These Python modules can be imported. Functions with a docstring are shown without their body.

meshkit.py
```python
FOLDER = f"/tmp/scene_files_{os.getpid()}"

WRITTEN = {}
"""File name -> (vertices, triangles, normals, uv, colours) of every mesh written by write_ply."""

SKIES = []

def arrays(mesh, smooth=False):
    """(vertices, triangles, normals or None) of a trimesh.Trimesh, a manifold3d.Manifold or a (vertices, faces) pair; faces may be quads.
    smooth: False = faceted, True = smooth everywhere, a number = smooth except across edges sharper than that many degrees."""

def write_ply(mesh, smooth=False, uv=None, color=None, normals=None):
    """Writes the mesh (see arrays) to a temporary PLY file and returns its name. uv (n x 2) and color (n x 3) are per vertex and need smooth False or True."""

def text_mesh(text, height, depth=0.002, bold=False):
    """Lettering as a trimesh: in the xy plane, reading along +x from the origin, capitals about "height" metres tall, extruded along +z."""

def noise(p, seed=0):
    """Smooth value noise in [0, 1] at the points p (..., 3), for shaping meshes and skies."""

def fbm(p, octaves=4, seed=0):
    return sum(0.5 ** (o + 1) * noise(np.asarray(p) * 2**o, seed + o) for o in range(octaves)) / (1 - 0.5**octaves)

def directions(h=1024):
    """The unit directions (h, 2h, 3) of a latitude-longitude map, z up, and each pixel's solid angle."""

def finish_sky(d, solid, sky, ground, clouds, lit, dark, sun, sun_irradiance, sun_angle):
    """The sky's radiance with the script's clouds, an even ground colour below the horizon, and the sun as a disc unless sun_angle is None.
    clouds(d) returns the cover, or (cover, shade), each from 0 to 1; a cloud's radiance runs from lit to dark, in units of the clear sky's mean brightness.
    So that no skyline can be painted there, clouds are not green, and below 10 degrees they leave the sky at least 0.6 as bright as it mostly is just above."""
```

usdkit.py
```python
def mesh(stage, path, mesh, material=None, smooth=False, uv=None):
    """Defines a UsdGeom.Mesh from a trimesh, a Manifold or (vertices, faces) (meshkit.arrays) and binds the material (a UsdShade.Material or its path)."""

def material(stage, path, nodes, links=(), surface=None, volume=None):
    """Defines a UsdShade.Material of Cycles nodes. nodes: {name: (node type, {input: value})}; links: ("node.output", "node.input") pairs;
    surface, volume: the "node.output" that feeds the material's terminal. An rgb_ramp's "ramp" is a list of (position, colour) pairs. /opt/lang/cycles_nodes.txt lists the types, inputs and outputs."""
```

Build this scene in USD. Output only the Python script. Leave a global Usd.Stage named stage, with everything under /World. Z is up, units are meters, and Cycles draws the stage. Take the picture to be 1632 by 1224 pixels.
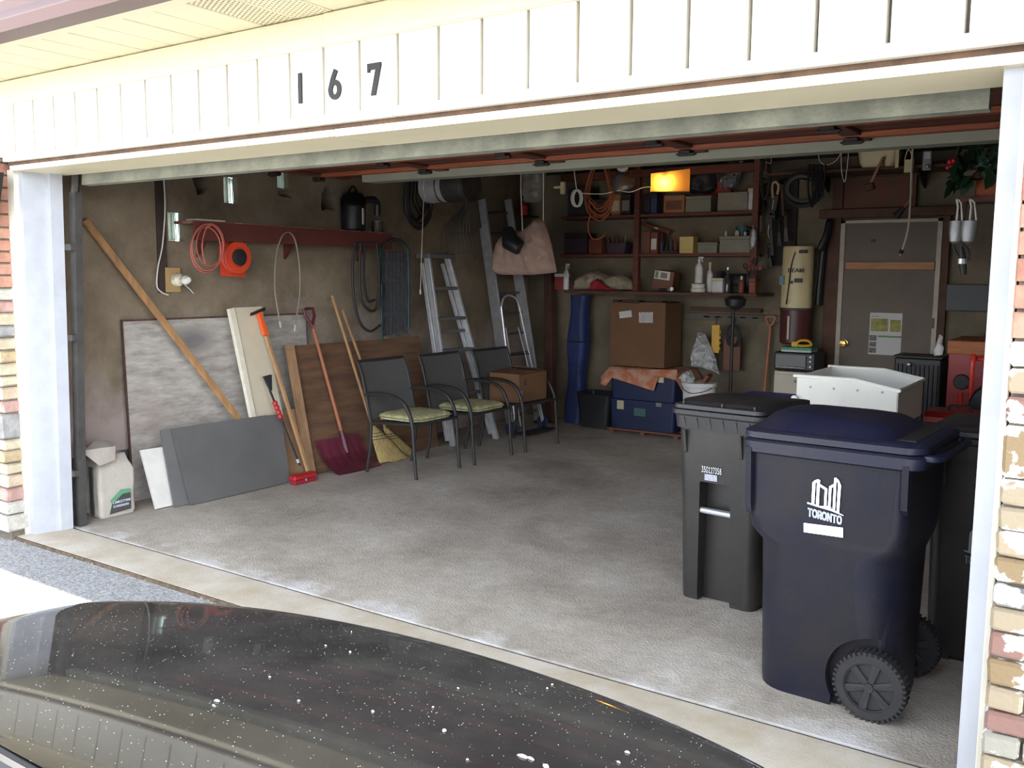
import math, random
import numpy as np, trimesh, manifold3d, usdkit, meshkit
from shapely.geometry import Polygon, Point, LineString
from shapely import affinity
from scipy.spatial import Delaunay
from pxr import Usd, UsdGeom, UsdLux, UsdShade, Gf, Sdf, Vt

stage = Usd.Stage.CreateInMemory()
UsdGeom.SetStageUpAxis(stage, 'Z'); UsdGeom.SetStageMetersPerUnit(stage, 1.0)
UsdGeom.Xform.Define(stage, '/World'); UsdGeom.Scope.Define(stage, '/World/Looks')
random.seed(7); RNG = np.random.default_rng(7)

# ------------------------------------------------------------------ camera, sky, sun, exposure
CAM = np.array([5.4922, -2.958, 1.6]); FPX = 1476.1; YAW, PITCH, ROLL = .5960, .1162, .0085
_f = np.array([-math.sin(YAW)*math.cos(PITCH), math.cos(YAW)*math.cos(PITCH), -math.sin(PITCH)])
_r0 = np.array([math.cos(YAW), math.sin(YAW), 0.]); _u0 = np.cross(_r0, _f)
_r = math.cos(ROLL)*_r0 + math.sin(ROLL)*_u0; _u = -math.sin(ROLL)*_r0 + math.cos(ROLL)*_u0
cam = UsdGeom.Camera.Define(stage, '/World/camera')
m = np.eye(4); m[0, :3], m[1, :3], m[2, :3], m[3, :3] = _r, _u, -_f, CAM
cam.AddTransformOp().Set(Gf.Matrix4d(m.tolist()))
cam.CreateHorizontalApertureAttr(36.0); cam.CreateVerticalApertureAttr(27.0); cam.CreateFocalLengthAttr(36.0*FPX/1632)
cam.CreateFStopAttr(0.0); cam.CreateClippingRangeAttr(Gf.Vec2f(.02, 2000))
EXPOSURE, SKY, SUNLIGHT = 0.6, .28, 2.1
cam.CreateExposureAttr(EXPOSURE)
sky = UsdLux.DomeLight.Define(stage, '/World/sky')
sky.CreateIntensityAttr(1.0)
usdkit.material(stage, '/World/Looks/sky_look', {'s': ('sky_texture', {'sky_type': 'multiple_scattering', 'sun_disc': False, 'sun_elevation': math.radians(58), 'sun_rotation': 1.4, 'altitude': 150., 'air_density': 1., 'aerosol_density': 2.5}),
    'h': ('hsv', {'saturation': .33}), 'b': ('background_shader', {'strength': SKY})}, [('s.color', 'h.color'), ('h.color', 'b.color')], surface='b.background')
UsdShade.MaterialBindingAPI.Apply(sky.GetPrim()).Bind(UsdShade.Material.Get(stage, '/World/Looks/sky_look'))
sun = UsdLux.DistantLight.Define(stage, '/World/sun')
sun.CreateIntensityAttr(SUNLIGHT); sun.CreateNormalizeAttr(True); sun.CreateAngleAttr(0.53); sun.CreateColorAttr(Gf.Vec3f(1.0, .93, .82))
SUN = np.array([-.55, -.10, 1.0]); SUN /= np.linalg.norm(SUN)          # towards the sun: high over the roof line, from the left
_x = np.cross([0, 1, 0], SUN); _x /= np.linalg.norm(_x); _y = np.cross(SUN, _x)
m = np.eye(4); m[0, :3], m[1, :3], m[2, :3] = _x, _y, SUN
sun.AddTransformOp().Set(Gf.Matrix4d(m.tolist()))

# ------------------------------------------------------------------ helpers
def at(px, py, ax, v):
    "the point of the axis plane (x, y or z = v) that the photograph shows at a pixel"
    d = _f + _r*(px-816)/FPX + _u*(612-py)/FPX; i = 'xyz'.index(ax)
    return CAM + d*(v-CAM[i])/d[i]
def on(px, py, p0, n):
    d = _f + _r*(px-816)/FPX + _u*(612-py)/FPX; n = np.asarray(n, float)
    return CAM + d*(np.dot(np.asarray(p0)-CAM, n)/np.dot(d, n))
def srgb(r, g, b):
    return tuple(((c/255+.055)/1.055)**2.4 if c > 10 else c/255/12.92 for c in (r, g, b))
LOOK = {}
def mat(name, col, rough=.6, metal=0., var=0., scale=6., bump=0., bscale=60., spec=.5, stretch=None, col2=None, coat=0., detail=4., thr=None, trans=0.):
    "a procedural principled material: base colour varied by noise in space (towards col2 if given), noise bump"
    if name in LOOK: return LOOK[name]
    a = srgb(*col)
    n = {'p': ('principled_bsdf', {'base_color': a, 'roughness': rough, 'metallic': metal, 'specular_ior_level': spec, 'coat_weight': coat, 'transmission_weight': trans})}
    L = []
    if var or bump or col2: n['g'] = ('geometry', {})
    src = 'g.position'
    if stretch:
        n['m'] = ('mapping', {'mapping_type': 'point', 'scale': stretch}); L.append(('g.position', 'm.vector')); src = 'm.vector'
    if var or col2:
        b = srgb(*col2) if col2 else tuple(min(1, x*(1+var)) for x in a); a2 = a if col2 else tuple(x*(1-var) for x in a)
        t = thr or (.35, .65)
        n['n'] = ('noise_texture', {'scale': scale, 'detail': detail, 'roughness': .6}); n['c'] = ('rgb_ramp', {'ramp': [(t[0], a2), (t[1], b)]})
        L += [(src, 'n.vector'), ('n.fac', 'c.fac'), ('c.color', 'p.base_color')]
    if bump:
        n['n2'] = ('noise_texture', {'scale': bscale, 'detail': 3.}); n['b'] = ('bump', {'strength': min(1., bump), 'distance': .01})
        L += [(src, 'n2.vector'), ('n2.fac', 'b.height'), ('b.normal', 'p.normal')]
    LOOK[name] = usdkit.material(stage, '/World/Looks/'+name, n, L, surface='p.BSDF'); return LOOK[name]
def emit(name, col, strength):
    LOOK[name] = usdkit.material(stage, '/World/Looks/'+name, {'e': ('emission', {'color': col, 'strength': strength})}, [], surface='e.emission'); return LOOK[name]

def cat(*ms):
    l = []
    for q in ms: l += list(q) if isinstance(q, (list, tuple)) else [q]
    return trimesh.util.concatenate(l)
def hull(pts):
    return trimesh.convex.convex_hull(np.asarray(pts, float))
def box(x0, x1, y0, y1, z0, z1, bev=0., jit=0.):
    c, h = np.array([x0+x1, y0+y1, z0+z1])/2, np.abs(np.array([x1-x0, y1-y0, z1-z0]))/2
    if bev <= 0:
        b = trimesh.creation.box(2*h); b.apply_translation(c); return b
    bev = min(bev, .45*h.min()); P = []
    for s in np.ndindex(2, 2, 2):
        s = np.array(s)*2-1
        j = RNG.uniform(-jit, jit, 3) if jit else 0
        for k in range(3):
            q = h-bev; q[k] = h[k]; P.append(s*q+c+j)
    return hull(P)
def rot(mesh, deg, axis=(0, 0, 1), about=None):
    mesh = mesh.copy(); about = mesh.bounds.mean(0) if about is None else about
    mesh.apply_transform(trimesh.transformations.rotation_matrix(math.radians(deg), axis, about)); return mesh
def mv(mesh, x=0, y=0, z=0):
    mesh = mesh.copy(); mesh.apply_translation([x, y, z]); return mesh
def sp(pts, n=8, closed=False):
    "Catmull-Rom points through pts"
    p = np.asarray(pts, float); k = len(p); out = []
    idx = (lambda i: p[i % k]) if closed else (lambda i: p[min(max(i, 0), k-1)])
    for i in range(k if closed else k-1):
        a, b, c, d = idx(i-1), idx(i), idx(i+1), idx(i+2)
        for t in np.arange(n)/n:
            out.append(.5*(2*b+(c-a)*t+(2*a-5*b+4*c-d)*t*t+(3*b-a-3*c+d)*t**3))
    if not closed: out.append(p[-1])
    return np.array(out)
def tube(pts, r, sides=7, closed=False):
    p = np.asarray(pts, float); n = len(p)
    r = np.broadcast_to(r, (n,)).astype(float)
    t = np.roll(p, -1, 0)-np.roll(p, 1, 0) if closed else np.gradient(p, axis=0)
    t /= np.linalg.norm(t, axis=1, keepdims=True)+1e-12
    a = np.cross(t[0], [0, 0, 1.] if abs(t[0][2]) < .9 else [1., 0, 0]); a /= np.linalg.norm(a)
    V = []; ang = np.arange(sides)*2*np.pi/sides
    for i in range(n):
        a = a-t[i]*np.dot(a, t[i]); a /= np.linalg.norm(a)+1e-12; b = np.cross(t[i], a)
        V.append(p[i]+r[i]*(np.cos(ang)[:, None]*a+np.sin(ang)[:, None]*b))
    return loft(V, closed=closed)
def loft(rings, caps=True, closed=False):
    R = np.asarray(rings, float); n, k = R.shape[:2]; V = R.reshape(-1, 3); F = []
    for i in range(n if closed else n-1):
        j = (i+1) % n
        for q in range(k):
            w = (q+1) % k; F += [[i*k+q, i*k+w, j*k+w], [i*k+q, j*k+w, j*k+q]]
    if caps and not closed:
        V = np.vstack([V, R[0].mean(0), R[-1].mean(0)]); c0, c1 = n*k, n*k+1
        for q in range(k):
            w = (q+1) % k; F += [[c0, w, q], [c1, (n-1)*k+q, (n-1)*k+w]]
    g = trimesh.Trimesh(V, F, process=False)
    if g.volume < 0: g.invert()
    return g
def lathe(prof, c=(0, 0, 0), axis='z', n=20, ring=False):
    a = np.arange(n)*2*np.pi/n; rings = []
    for r, z in prof:
        q = np.stack([r*np.cos(a), r*np.sin(a), np.full(n, z)], 1)
        q = {'z': q, 'x': q[:, [2, 0, 1]], 'y': q[:, [1, 2, 0]]}[axis]; rings.append(q+np.asarray(c))
    return loft(rings, closed=ring)
def ball(c, r, s=(1, 1, 1), sub=2):
    g = trimesh.creation.icosphere(sub, r); g.apply_scale(s); g.apply_translation(c); return g
def beam(p, q, w, h, side=(0, 1, 0), bev=0.):
    "a squared bar from p to q; w along the direction nearest to side"
    p, q = np.asarray(p, float), np.asarray(q, float); d = (q-p)/np.linalg.norm(q-p)
    a = np.asarray(side, float)-d*np.dot(side, d); a /= np.linalg.norm(a); b = np.cross(d, a); L = np.linalg.norm(q-p)
    g = box(-w/2, w/2, -h/2, h/2, 0, L, bev); M = np.eye(4); M[:3, 0], M[:3, 1], M[:3, 2], M[:3, 3] = a, b, d, p
    g.apply_transform(M); return g
def slab(p, t, bev=0.):
    "a sheet with corner points p and thickness t along its normal (t may be negative)"
    p = np.asarray(p, float); n = np.cross(p[1]-p[0], p[-1]-p[0]); n /= np.linalg.norm(n)
    if bev:
        c = p.mean(0); q = c+(p-c)*(1-bev/np.linalg.norm(p-c, axis=1, keepdims=True))
        return hull(np.vstack([q, p+n*t*.25, p+n*t*.75, q+n*t]))
    return hull(np.vstack([p, p+n*t]))
def frame(mesh, o, ux, uy):
    ux, uy = np.asarray(ux, float), np.asarray(uy, float); ux = ux/np.linalg.norm(ux); uy = uy-ux*np.dot(ux, uy); uy /= np.linalg.norm(uy)
    M = np.eye(4); M[:3, 0], M[:3, 1], M[:3, 2], M[:3, 3] = ux, uy, np.cross(ux, uy), o
    mesh = mesh.copy(); mesh.apply_transform(M); return mesh
def prism(poly, d):
    poly = poly if hasattr(poly, 'exterior') else Polygon(poly)
    return trimesh.creation.extrude_polygon(poly.buffer(0), d, engine='earcut')
def puff(poly, thick, step=.02, seed=0, amp=.3, fr=14., flat=False):
    "a soft, filled, wrinkled shape over the outline poly (in its own xy plane), bulging along z"
    P = Polygon(poly).buffer(0); b = [P.exterior.interpolate(s).coords[0] for s in np.arange(0, P.exterior.length, step)]
    x0, y0, x1, y1 = P.bounds; inn = P.buffer(-step*.6)
    g = [(x, y) for x in np.arange(x0, x1, step) for y in np.arange(y0, y1, step) if inn.contains(Point(x, y))]
    pts = np.array(b+g); tri = Delaunay(pts).simplices
    tri = np.array([t for t in tri if P.buffer(1e-4).contains(Point(*pts[t].mean(0)))])
    u, w = pts[tri[:, 1]]-pts[tri[:, 0]], pts[tri[:, 2]]-pts[tri[:, 0]]
    tri[(u[:, 0]*w[:, 1]-u[:, 1]*w[:, 0]) < 0] = tri[(u[:, 0]*w[:, 1]-u[:, 1]*w[:, 0]) < 0][:, ::-1]
    dist = np.array([P.exterior.distance(Point(*q)) for q in pts]); dm = max(dist.max()*.6, 1e-6)
    h = thick*np.sqrt(np.clip(1-(1-np.minimum(dist/dm, 1))**2, 0, 1)); h[:len(b)] = 0
    q3 = np.c_[pts, np.zeros(len(pts))]*fr; nz = meshkit.fbm(q3+seed*7.3, 3, seed)-.5
    top = h*(1+amp*2*nz)+thick*amp*nz; bot = (top-.004) if flat else -h*.55+thick*amp*nz
    n = len(pts); V = np.vstack([np.c_[pts, top+.002], np.c_[pts, bot-.002]]); F = list(tri)+list(tri[:, ::-1]+n)
    k = len(b)
    for i in range(k):
        j = (i+1) % k; F += [[i, n+i, n+j], [i, n+j, j]]
    g = trimesh.Trimesh(V, F, process=False); trimesh.repair.fix_normals(g); return g
def rr(hx, hy, r, z, n=5, cx=0., cy=0.):
    "a rounded rectangle ring"
    o = []
    for k, (sx, sy) in enumerate(((1, 1), (-1, 1), (-1, -1), (1, -1))):
        for t in np.linspace(0, np.pi/2, n):
            w = k*np.pi/2+t; o.append([cx+sx*(hx-r)+r*math.cos(w), cy+sy*(hy-r)+r*math.sin(w), z])
    return np.array(o)
def boole(a, *cuts):
    A = manifold3d.Manifold(manifold3d.Mesh(np.asarray(a.vertices, np.float32), np.asarray(a.faces, np.uint32)))
    for b in cuts:
        A = A - manifold3d.Manifold(manifold3d.Mesh(np.asarray(b.vertices, np.float32), np.asarray(b.faces, np.uint32)))
    g = A.to_mesh(); return trimesh.Trimesh(g.vert_properties[:, :3], g.tri_verts, process=False)
def text(s, h, o, ux, uy, d=.0015, bold=False, wide=1.):
    g = meshkit.text_mesh(s, h, d, bold); g.apply_scale([wide, 1, 1]); return frame(g, o, ux, uy)
def pixpoly(pts, ax, v):
    return [at(x, y, ax, v) for x, y in pts]
def pixpuff(pts, ax, v, thick, **k):
    "puff over an outline traced on a vertical plane facing the viewer (x = v faces +x, y = v faces -y)"
    w = np.array(pixpoly(pts, ax, v))
    if ax == 'x': return frame(puff(w[:, [1, 2]], thick, **k), (v, 0, 0), (0, 1, 0), (0, 0, 1))
    return frame(puff(w[:, [0, 2]], thick, **k), (0, v, 0), (1, 0, 0), (0, 0, 1))

USED = {}
def path_for(parent, name):
    key = parent+'/'+name; k = USED.get(key, 0); USED[key] = k+1
    return key if k == 0 else f'{key}_{k:03d}'
def put(parent, name, mesh, material, origin, label=None, kind=None, smooth=35, kids=()):
    p = path_for(parent, name); g = mesh.copy(); g.apply_translation(-np.asarray(origin))
    prim = usdkit.mesh(stage, p, g, material, smooth=smooth).GetPrim()
    if label: prim.SetCustomDataByKey('label', label)
    if kind: prim.SetCustomDataByKey('kind', kind)
    for k in kids: put(p, *k[:3], origin, **(k[3] if len(k) > 3 else {}))
    return prim
def tag(prim, label, category=None, group=None, kind=None):
    for k, v in (('label', label), ('category', category), ('group', group), ('kind', kind)):
        if v: prim.SetCustomDataByKey(k, v)
def thing(name, label, category, parts, group=None, kind=None, smooth=35):
    "ONE top-level thing; parts = [(name, mesh, material, {label, kids, kind, smooth})]; a single unnamed part makes the thing one mesh"
    al = []
    def walk(l):
        for q in l:
            al.append(q[1].bounds)
            if len(q) > 3: walk(q[3].get('kids', ()))
    walk(parts); lo = np.min([b[0] for b in al], 0); hi = np.max([b[1] for b in al], 0)
    o = np.round([(lo[0]+hi[0])/2, (lo[1]+hi[1])/2, lo[2]], 4)
    p = path_for('/World', name)
    if len(parts) == 1 and parts[0][0] is None:
        g = parts[0][1].copy(); g.apply_translation(-o)
        x = usdkit.mesh(stage, p, g, parts[0][2], smooth=parts[0][3].get('smooth', smooth) if len(parts[0]) > 3 else smooth)
    else:
        x = UsdGeom.Xform.Define(stage, p)
    UsdGeom.Xformable(x).AddTranslateOp().Set(Gf.Vec3d(*map(float, o)))
    if parts[0][0] is not None:
        for q in parts:
            op = dict(q[3]) if len(q) > 3 else {}; op.setdefault('smooth', smooth); put(p, q[0], q[1], q[2], o, **op)
    tag(x.GetPrim(), label, category, group, kind); return x.GetPrim()
def struct(name, parts, label=None, smooth=35):
    return thing(name, label, None, parts, kind='structure', smooth=smooth)
def copy_of(src, label, dx=0, dy=0, dz=0, rz=0, group=None):
    "another one of a thing: an internal reference to the first, moved and turned about its base"
    name = src.GetName(); p = path_for('/World', name); x = UsdGeom.Xform.Define(stage, p)
    t = src.GetAttribute('xformOp:translate').Get()
    x.GetPrim().GetReferences().AddInternalReference(src.GetPath())
    X = UsdGeom.Xformable(x); X.ClearXformOpOrder(); X.AddTranslateOp().Set(Gf.Vec3d(t[0]+dx, t[1]+dy, t[2]+dz)); X.AddRotateZOp().Set(rz)
    tag(x.GetPrim(), label, src.GetCustomDataByKey('category'), group or src.GetCustomDataByKey('group')); x.GetPrim().SetInstanceable(True); return x.GetPrim()
# ------------------------------------------------------------------ materials of the setting
WHITE = mat('white_paint', (214, 209, 194), .45, var=.03, scale=3, bump=.05, bscale=30)
CREAM = mat('cream_metal', (220, 211, 180), .4, var=.03, scale=2)
JAMB = mat('jamb_paint', (176, 178, 184), .5, var=.05, scale=7, bump=.08, bscale=25)
GAP = mat('joint_grime_shade', (104, 100, 92), .8, var=.25, scale=30)  # grimy backing, its colour darkened further to paint in shade inside the gaps
BAREWOOD = mat('bare_wood_strip', (92, 68, 50), .8, var=.3, scale=12)
GUTTER = mat('brown_gutter', (104, 82, 78), .4)
MORTAR = mat('mortar', (104, 95, 84), .95, var=.2, scale=30, bump=.4, bscale=120)
SLAB = usdkit.material(stage, '/World/Looks/concrete_floor', {
    'g': ('geometry', {}), 'n': ('noise_texture', {'scale': 1.3, 'detail': 6., 'roughness': .62}), 'c': ('rgb_ramp', {'ramp': [(.3, srgb(160, 151, 139)), (.5, srgb(188, 179, 166)), (.68, srgb(205, 198, 187))]}),
    'v': ('voronoi_texture', {'scale': 95., 'feature': 'f1'}), 'vc': ('rgb_ramp', {'ramp': [(.0, (.55, .52, .5)), (.25, (1, 1, 1)), (1, (1, 1, 1))]}),
    'n3': ('noise_texture', {'scale': 2.2, 'detail': 3.}), 'c3': ('rgb_ramp', {'ramp': [(.45, (0, 0, 0)), (.62, (1, 1, 1))]}),
    'x': ('mix_color', {'blend_type': 'multiply', 'fac': .7}), 
    'n4': ('noise_texture', {'scale': .9, 'detail': 5., 'distortion': .6}), 'c4': ('rgb_ramp', {'ramp': [(.56, (0, 0, 0)), (.7, (.75, .75, .75))]}),
    'y': ('mix_color', {'blend_type': 'mix', 'b': srgb(140, 131, 122)}),
    'n5': ('noise_texture', {'scale': 14., 'detail': 4., 'roughness': .7}), 'c5': ('rgb_ramp', {'ramp': [(.3, (.82, .82, .82)), (.7, (1.08, 1.08, 1.08))]}), 'z': ('mix_color', {'blend_type': 'multiply', 'fac': 1., 'use_clamp_result': False}),
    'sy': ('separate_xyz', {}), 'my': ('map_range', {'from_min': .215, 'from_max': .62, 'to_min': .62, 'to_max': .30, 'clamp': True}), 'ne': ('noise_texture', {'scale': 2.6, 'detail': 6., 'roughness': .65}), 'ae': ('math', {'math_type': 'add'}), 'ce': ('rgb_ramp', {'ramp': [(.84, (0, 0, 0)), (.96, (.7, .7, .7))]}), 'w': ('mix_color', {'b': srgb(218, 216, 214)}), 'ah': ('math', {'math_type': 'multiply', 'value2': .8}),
    'b': ('bump', {'strength': .35, 'distance': .006}), 'p': ('principled_bsdf', {'roughness': .72, 'specular_ior_level': .35})},
    [('g.position', 'n.vector'), ('g.position', 'v.vector'), ('g.position', 'n3.vector'), ('g.position', 'n4.vector'), ('g.position', 'n5.vector'), ('n.fac', 'c.fac'), ('v.distance', 'vc.fac'), ('n3.fac', 'c3.fac'),
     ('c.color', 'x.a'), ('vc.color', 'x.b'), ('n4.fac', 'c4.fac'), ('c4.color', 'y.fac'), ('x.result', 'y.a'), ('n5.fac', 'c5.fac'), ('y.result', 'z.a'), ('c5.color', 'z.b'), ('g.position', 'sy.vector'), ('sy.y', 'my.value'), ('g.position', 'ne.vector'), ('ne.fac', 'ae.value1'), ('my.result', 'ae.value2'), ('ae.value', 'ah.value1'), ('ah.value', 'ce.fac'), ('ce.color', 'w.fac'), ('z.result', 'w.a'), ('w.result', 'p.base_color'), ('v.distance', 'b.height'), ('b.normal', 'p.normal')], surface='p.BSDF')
APRON = mat('apron_concrete', (186, 172, 148), .85, scale=3.5, col2=(206, 198, 184), bump=.35, bscale=160, thr=(.35, .62), detail=6)
ASPHALT = mat('asphalt', (128, 128, 128), .9, scale=70, col2=(184, 184, 184), bump=.6, bscale=110, thr=(.36, .64), detail=4)
BLOCKWALL = usdkit.material(stage, '/World/Looks/parged_block_wall', {
    'g': ('geometry', {}), 'n': ('noise_texture', {'scale': 2.0, 'detail': 7., 'roughness': .65}), 'c': ('rgb_ramp', {'ramp': [(.3, srgb(104, 92, 76)), (.5, srgb(128, 114, 95)), (.7, srgb(148, 134, 114))]}),
    'n2': ('noise_texture', {'scale': 1.1, 'detail': 6., 'roughness': .7}), 'sz': ('separate_xyz', {}), 'mr': ('map_range', {'from_min': .35, 'from_max': 1.75, 'to_min': .33, 'to_max': -.2, 'clamp': True}),
    'ad': ('math', {'math_type': 'add'}), 'c2': ('rgb_ramp', {'ramp': [(.5, (0, 0, 0)), (.75, (.8, .8, .8))]}), 'x': ('mix_color', {'blend_type': 'mix', 'b': srgb(176, 160, 154)}),
    'n3': ('noise_texture', {'scale': 60., 'detail': 3.}), 'b': ('bump', {'strength': .3, 'distance': .01}), 'p': ('principled_bsdf', {'roughness': .9, 'specular_ior_level': .2})},
    [('g.position', 'n.vector'), ('n.fac', 'c.fac'), ('g.position', 'n2.vector'), ('g.position', 'sz.vector'), ('sz.z', 'mr.value'), ('n2.fac', 'ad.value1'), ('mr.result', 'ad.value2'), ('ad.value', 'c2.fac'), ('c.color', 'x.a'), ('c2.color', 'x.fac'), ('x.result', 'p.base_color'),
     ('g.position', 'n3.vector'), ('n3.fac', 'b.height'), ('b.normal', 'p.normal')], surface='p.BSDF')
BACKWALL = mat('back_wall_parging', (100, 90, 74), .9, scale=2.2, col2=(126, 114, 94), bump=.25, bscale=50, detail=6)
BASEDARK = mat('damp_base_band', (54, 50, 49), .9, scale=9, col2=(86, 82, 80), bump=.3, bscale=60)
CEIL = mat('ceiling_boards', (74, 62, 50), .9, var=.25, scale=4)

# ------------------------------------------------------------------ floor, driveway
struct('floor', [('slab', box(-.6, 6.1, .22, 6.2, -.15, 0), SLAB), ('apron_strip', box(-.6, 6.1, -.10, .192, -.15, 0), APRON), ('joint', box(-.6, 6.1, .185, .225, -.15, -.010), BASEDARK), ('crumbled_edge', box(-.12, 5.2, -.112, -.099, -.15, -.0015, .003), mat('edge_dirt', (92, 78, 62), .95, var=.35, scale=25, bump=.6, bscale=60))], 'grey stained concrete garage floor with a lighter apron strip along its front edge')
struct('driveway', [(None, box(-25, 30, -34, -.1, -.3, -.022), ASPHALT)], 'grey asphalt driveway in front of the garage')
# crumbled edge of the apron
e = []
for k in range(40):
    x = RNG.uniform(-.1, 5.1); e.append(mv(rot(box(-.012, .012, -.01, .01, -.006, .006, .003), RNG.uniform(0, 180)), x, -.105+RNG.normal()*.008, -.018))
thing('concrete_crumbs', 'crumbled bits of concrete along the front edge of the apron', 'rubble', [(None, cat(e), mat('crumb_concrete', (128, 116, 98), .95))], kind='stuff')

# ------------------------------------------------------------------ walls
XW, YB, XR, ZC = -.38, 6.0, 5.95, 2.72
GB = [(268, 292, 338, 384), (357, 378, 282, 323), (442, 459, 270, 299)]
gb = []
for x0, x1, y0, y1 in GB:
    a, b = at(x0, y1, 'x', XW), at(x1, y0, 'x', XW); gb.append((a[1], b[1], a[2], b[2]))
HOLES = [((308, 331), (268, 306)), ((512, 535), (302, 336)), ((444, 466), (301, 314))]
wl = box(XW-.2, XW, -.0, YB+.2, -.1, ZC+.1)
cuts = [box(XW-.3, XW+.1, y0, y1, z0, z1) for y0, y1, z0, z1 in gb]
hl = []
for (x0, x1), (y0, y1) in HOLES:
    a, b = at(x0, y1, 'x', XW), at(x1, y0, 'x', XW)
    r = []
    for t in np.linspace(0, 2*np.pi, 14, endpoint=False):
        q = 1+.16*math.sin(3*t+x0)+.1*math.sin(5*t+y0)
        r.append([0, (a[1]+b[1])/2+(b[1]-a[1])/2*q*math.copysign(abs(math.cos(t))**.6, math.cos(t)), (a[2]+b[2])/2+(b[2]-a[2])/2*q*math.copysign(abs(math.sin(t))**.6, math.sin(t))])
    r = np.array(r); hl.append(loft([r+[XW-.19, 0, 0], r+[XW+.05, 0, 0]]))
struct('wall_left', [('wall', boole(wl, *cuts, *hl), BLOCKWALL, {'smooth': False}), ('damp_band', box(XW, XW+.004, .25, .98, 0, .36), BASEDARK)], 'rough parged block wall down the left side of the garage')
PANE = usdkit.material(stage, '/World/Looks/glass_block', {'t': ('transparent_bsdf', {'color': (.95, 1., .96)}), 'r': ('translucent_bsdf', {'color': (.8, .86, .8)}), 'n': ('mix_closure', {'fac': .15}), 'f': ('fresnel', {'IOR': 1.45}), 's': ('glossy_bsdf', {'color': (.9, .9, .9), 'roughness': .08}), 'm': ('mix_closure', {})}, [('t.BSDF', 'n.closure1'), ('r.BSDF', 'n.closure2'), ('n.closure', 'm.closure1'), ('s.BSDF', 'm.closure2'), ('f.fac', 'm.fac')], surface='m.closure')
for k, (y0, y1, z0, z1) in enumerate(gb):
    w = (y1-y0)/4.0
    fl = [('flute', cat([lathe([(.4*w, z0+.012), (.5*w, z0+.022), (.5*w, z1-.022), (.4*w, z1-.012)], (XW-.05, y0+w*(i+.5), 0), n=10)]), PANE) for i in range(4)]
    struct(f'window_{k+1}', [('pane', box(XW-.10, XW-.05, y0+.004, y1-.004, z0+.004, z1-.004), PANE)] + fl, 'small fluted glass block window let into the left wall')
struct('wall_back', [(None, box(XW-.2, XR+.2, YB, YB+.2, -.1, ZC+.1), BACKWALL)], 'dim parged wall at the back of the garage')
struct('wall_right', [(None, box(XR, XR+.2, 0, YB+.2, -.1, ZC+.1), BACKWALL)], 'parged wall on the right side of the garage')
struct('ceiling', [(None, box(XW-.2, XR+.2, .0, YB+.2, ZC, ZC+.15), CEIL)] , 'dark board ceiling of the garage')

# ------------------------------------------------------------------ front: piers of brick and stone
STONES = {k: mat('stone_'+k, c, .9, col2=c2, scale=14, bump=.6, bscale=45, thr=(.4, .62)) for k, c, c2 in (
    ('cream', (176, 164, 138), (194, 182, 158)), ('tan', (162, 142, 108), (182, 162, 128)), ('grey', (130, 128, 126), (154, 152, 148)), ('pink', (162, 128, 118), (182, 148, 138)), ('pale', (170, 166, 154), (192, 188, 176)), ('peach', (180, 160, 136), (196, 178, 156)))}
PATCHED = {k: mat('patchy_stone_'+k, c, .9, col2=(226, 223, 216), scale=8, bump=.6, bscale=45, thr=(.53, .57), detail=5) for k, c in (('cream', (154, 140, 116)), ('tan', (134, 114, 84)), ('grey', (120, 118, 116)), ('pink', (134, 102, 92)), ('pale', (150, 146, 134)), ('peach', (160, 140, 116)))}  # the same stone tones with pale noise patches mixed in
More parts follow.
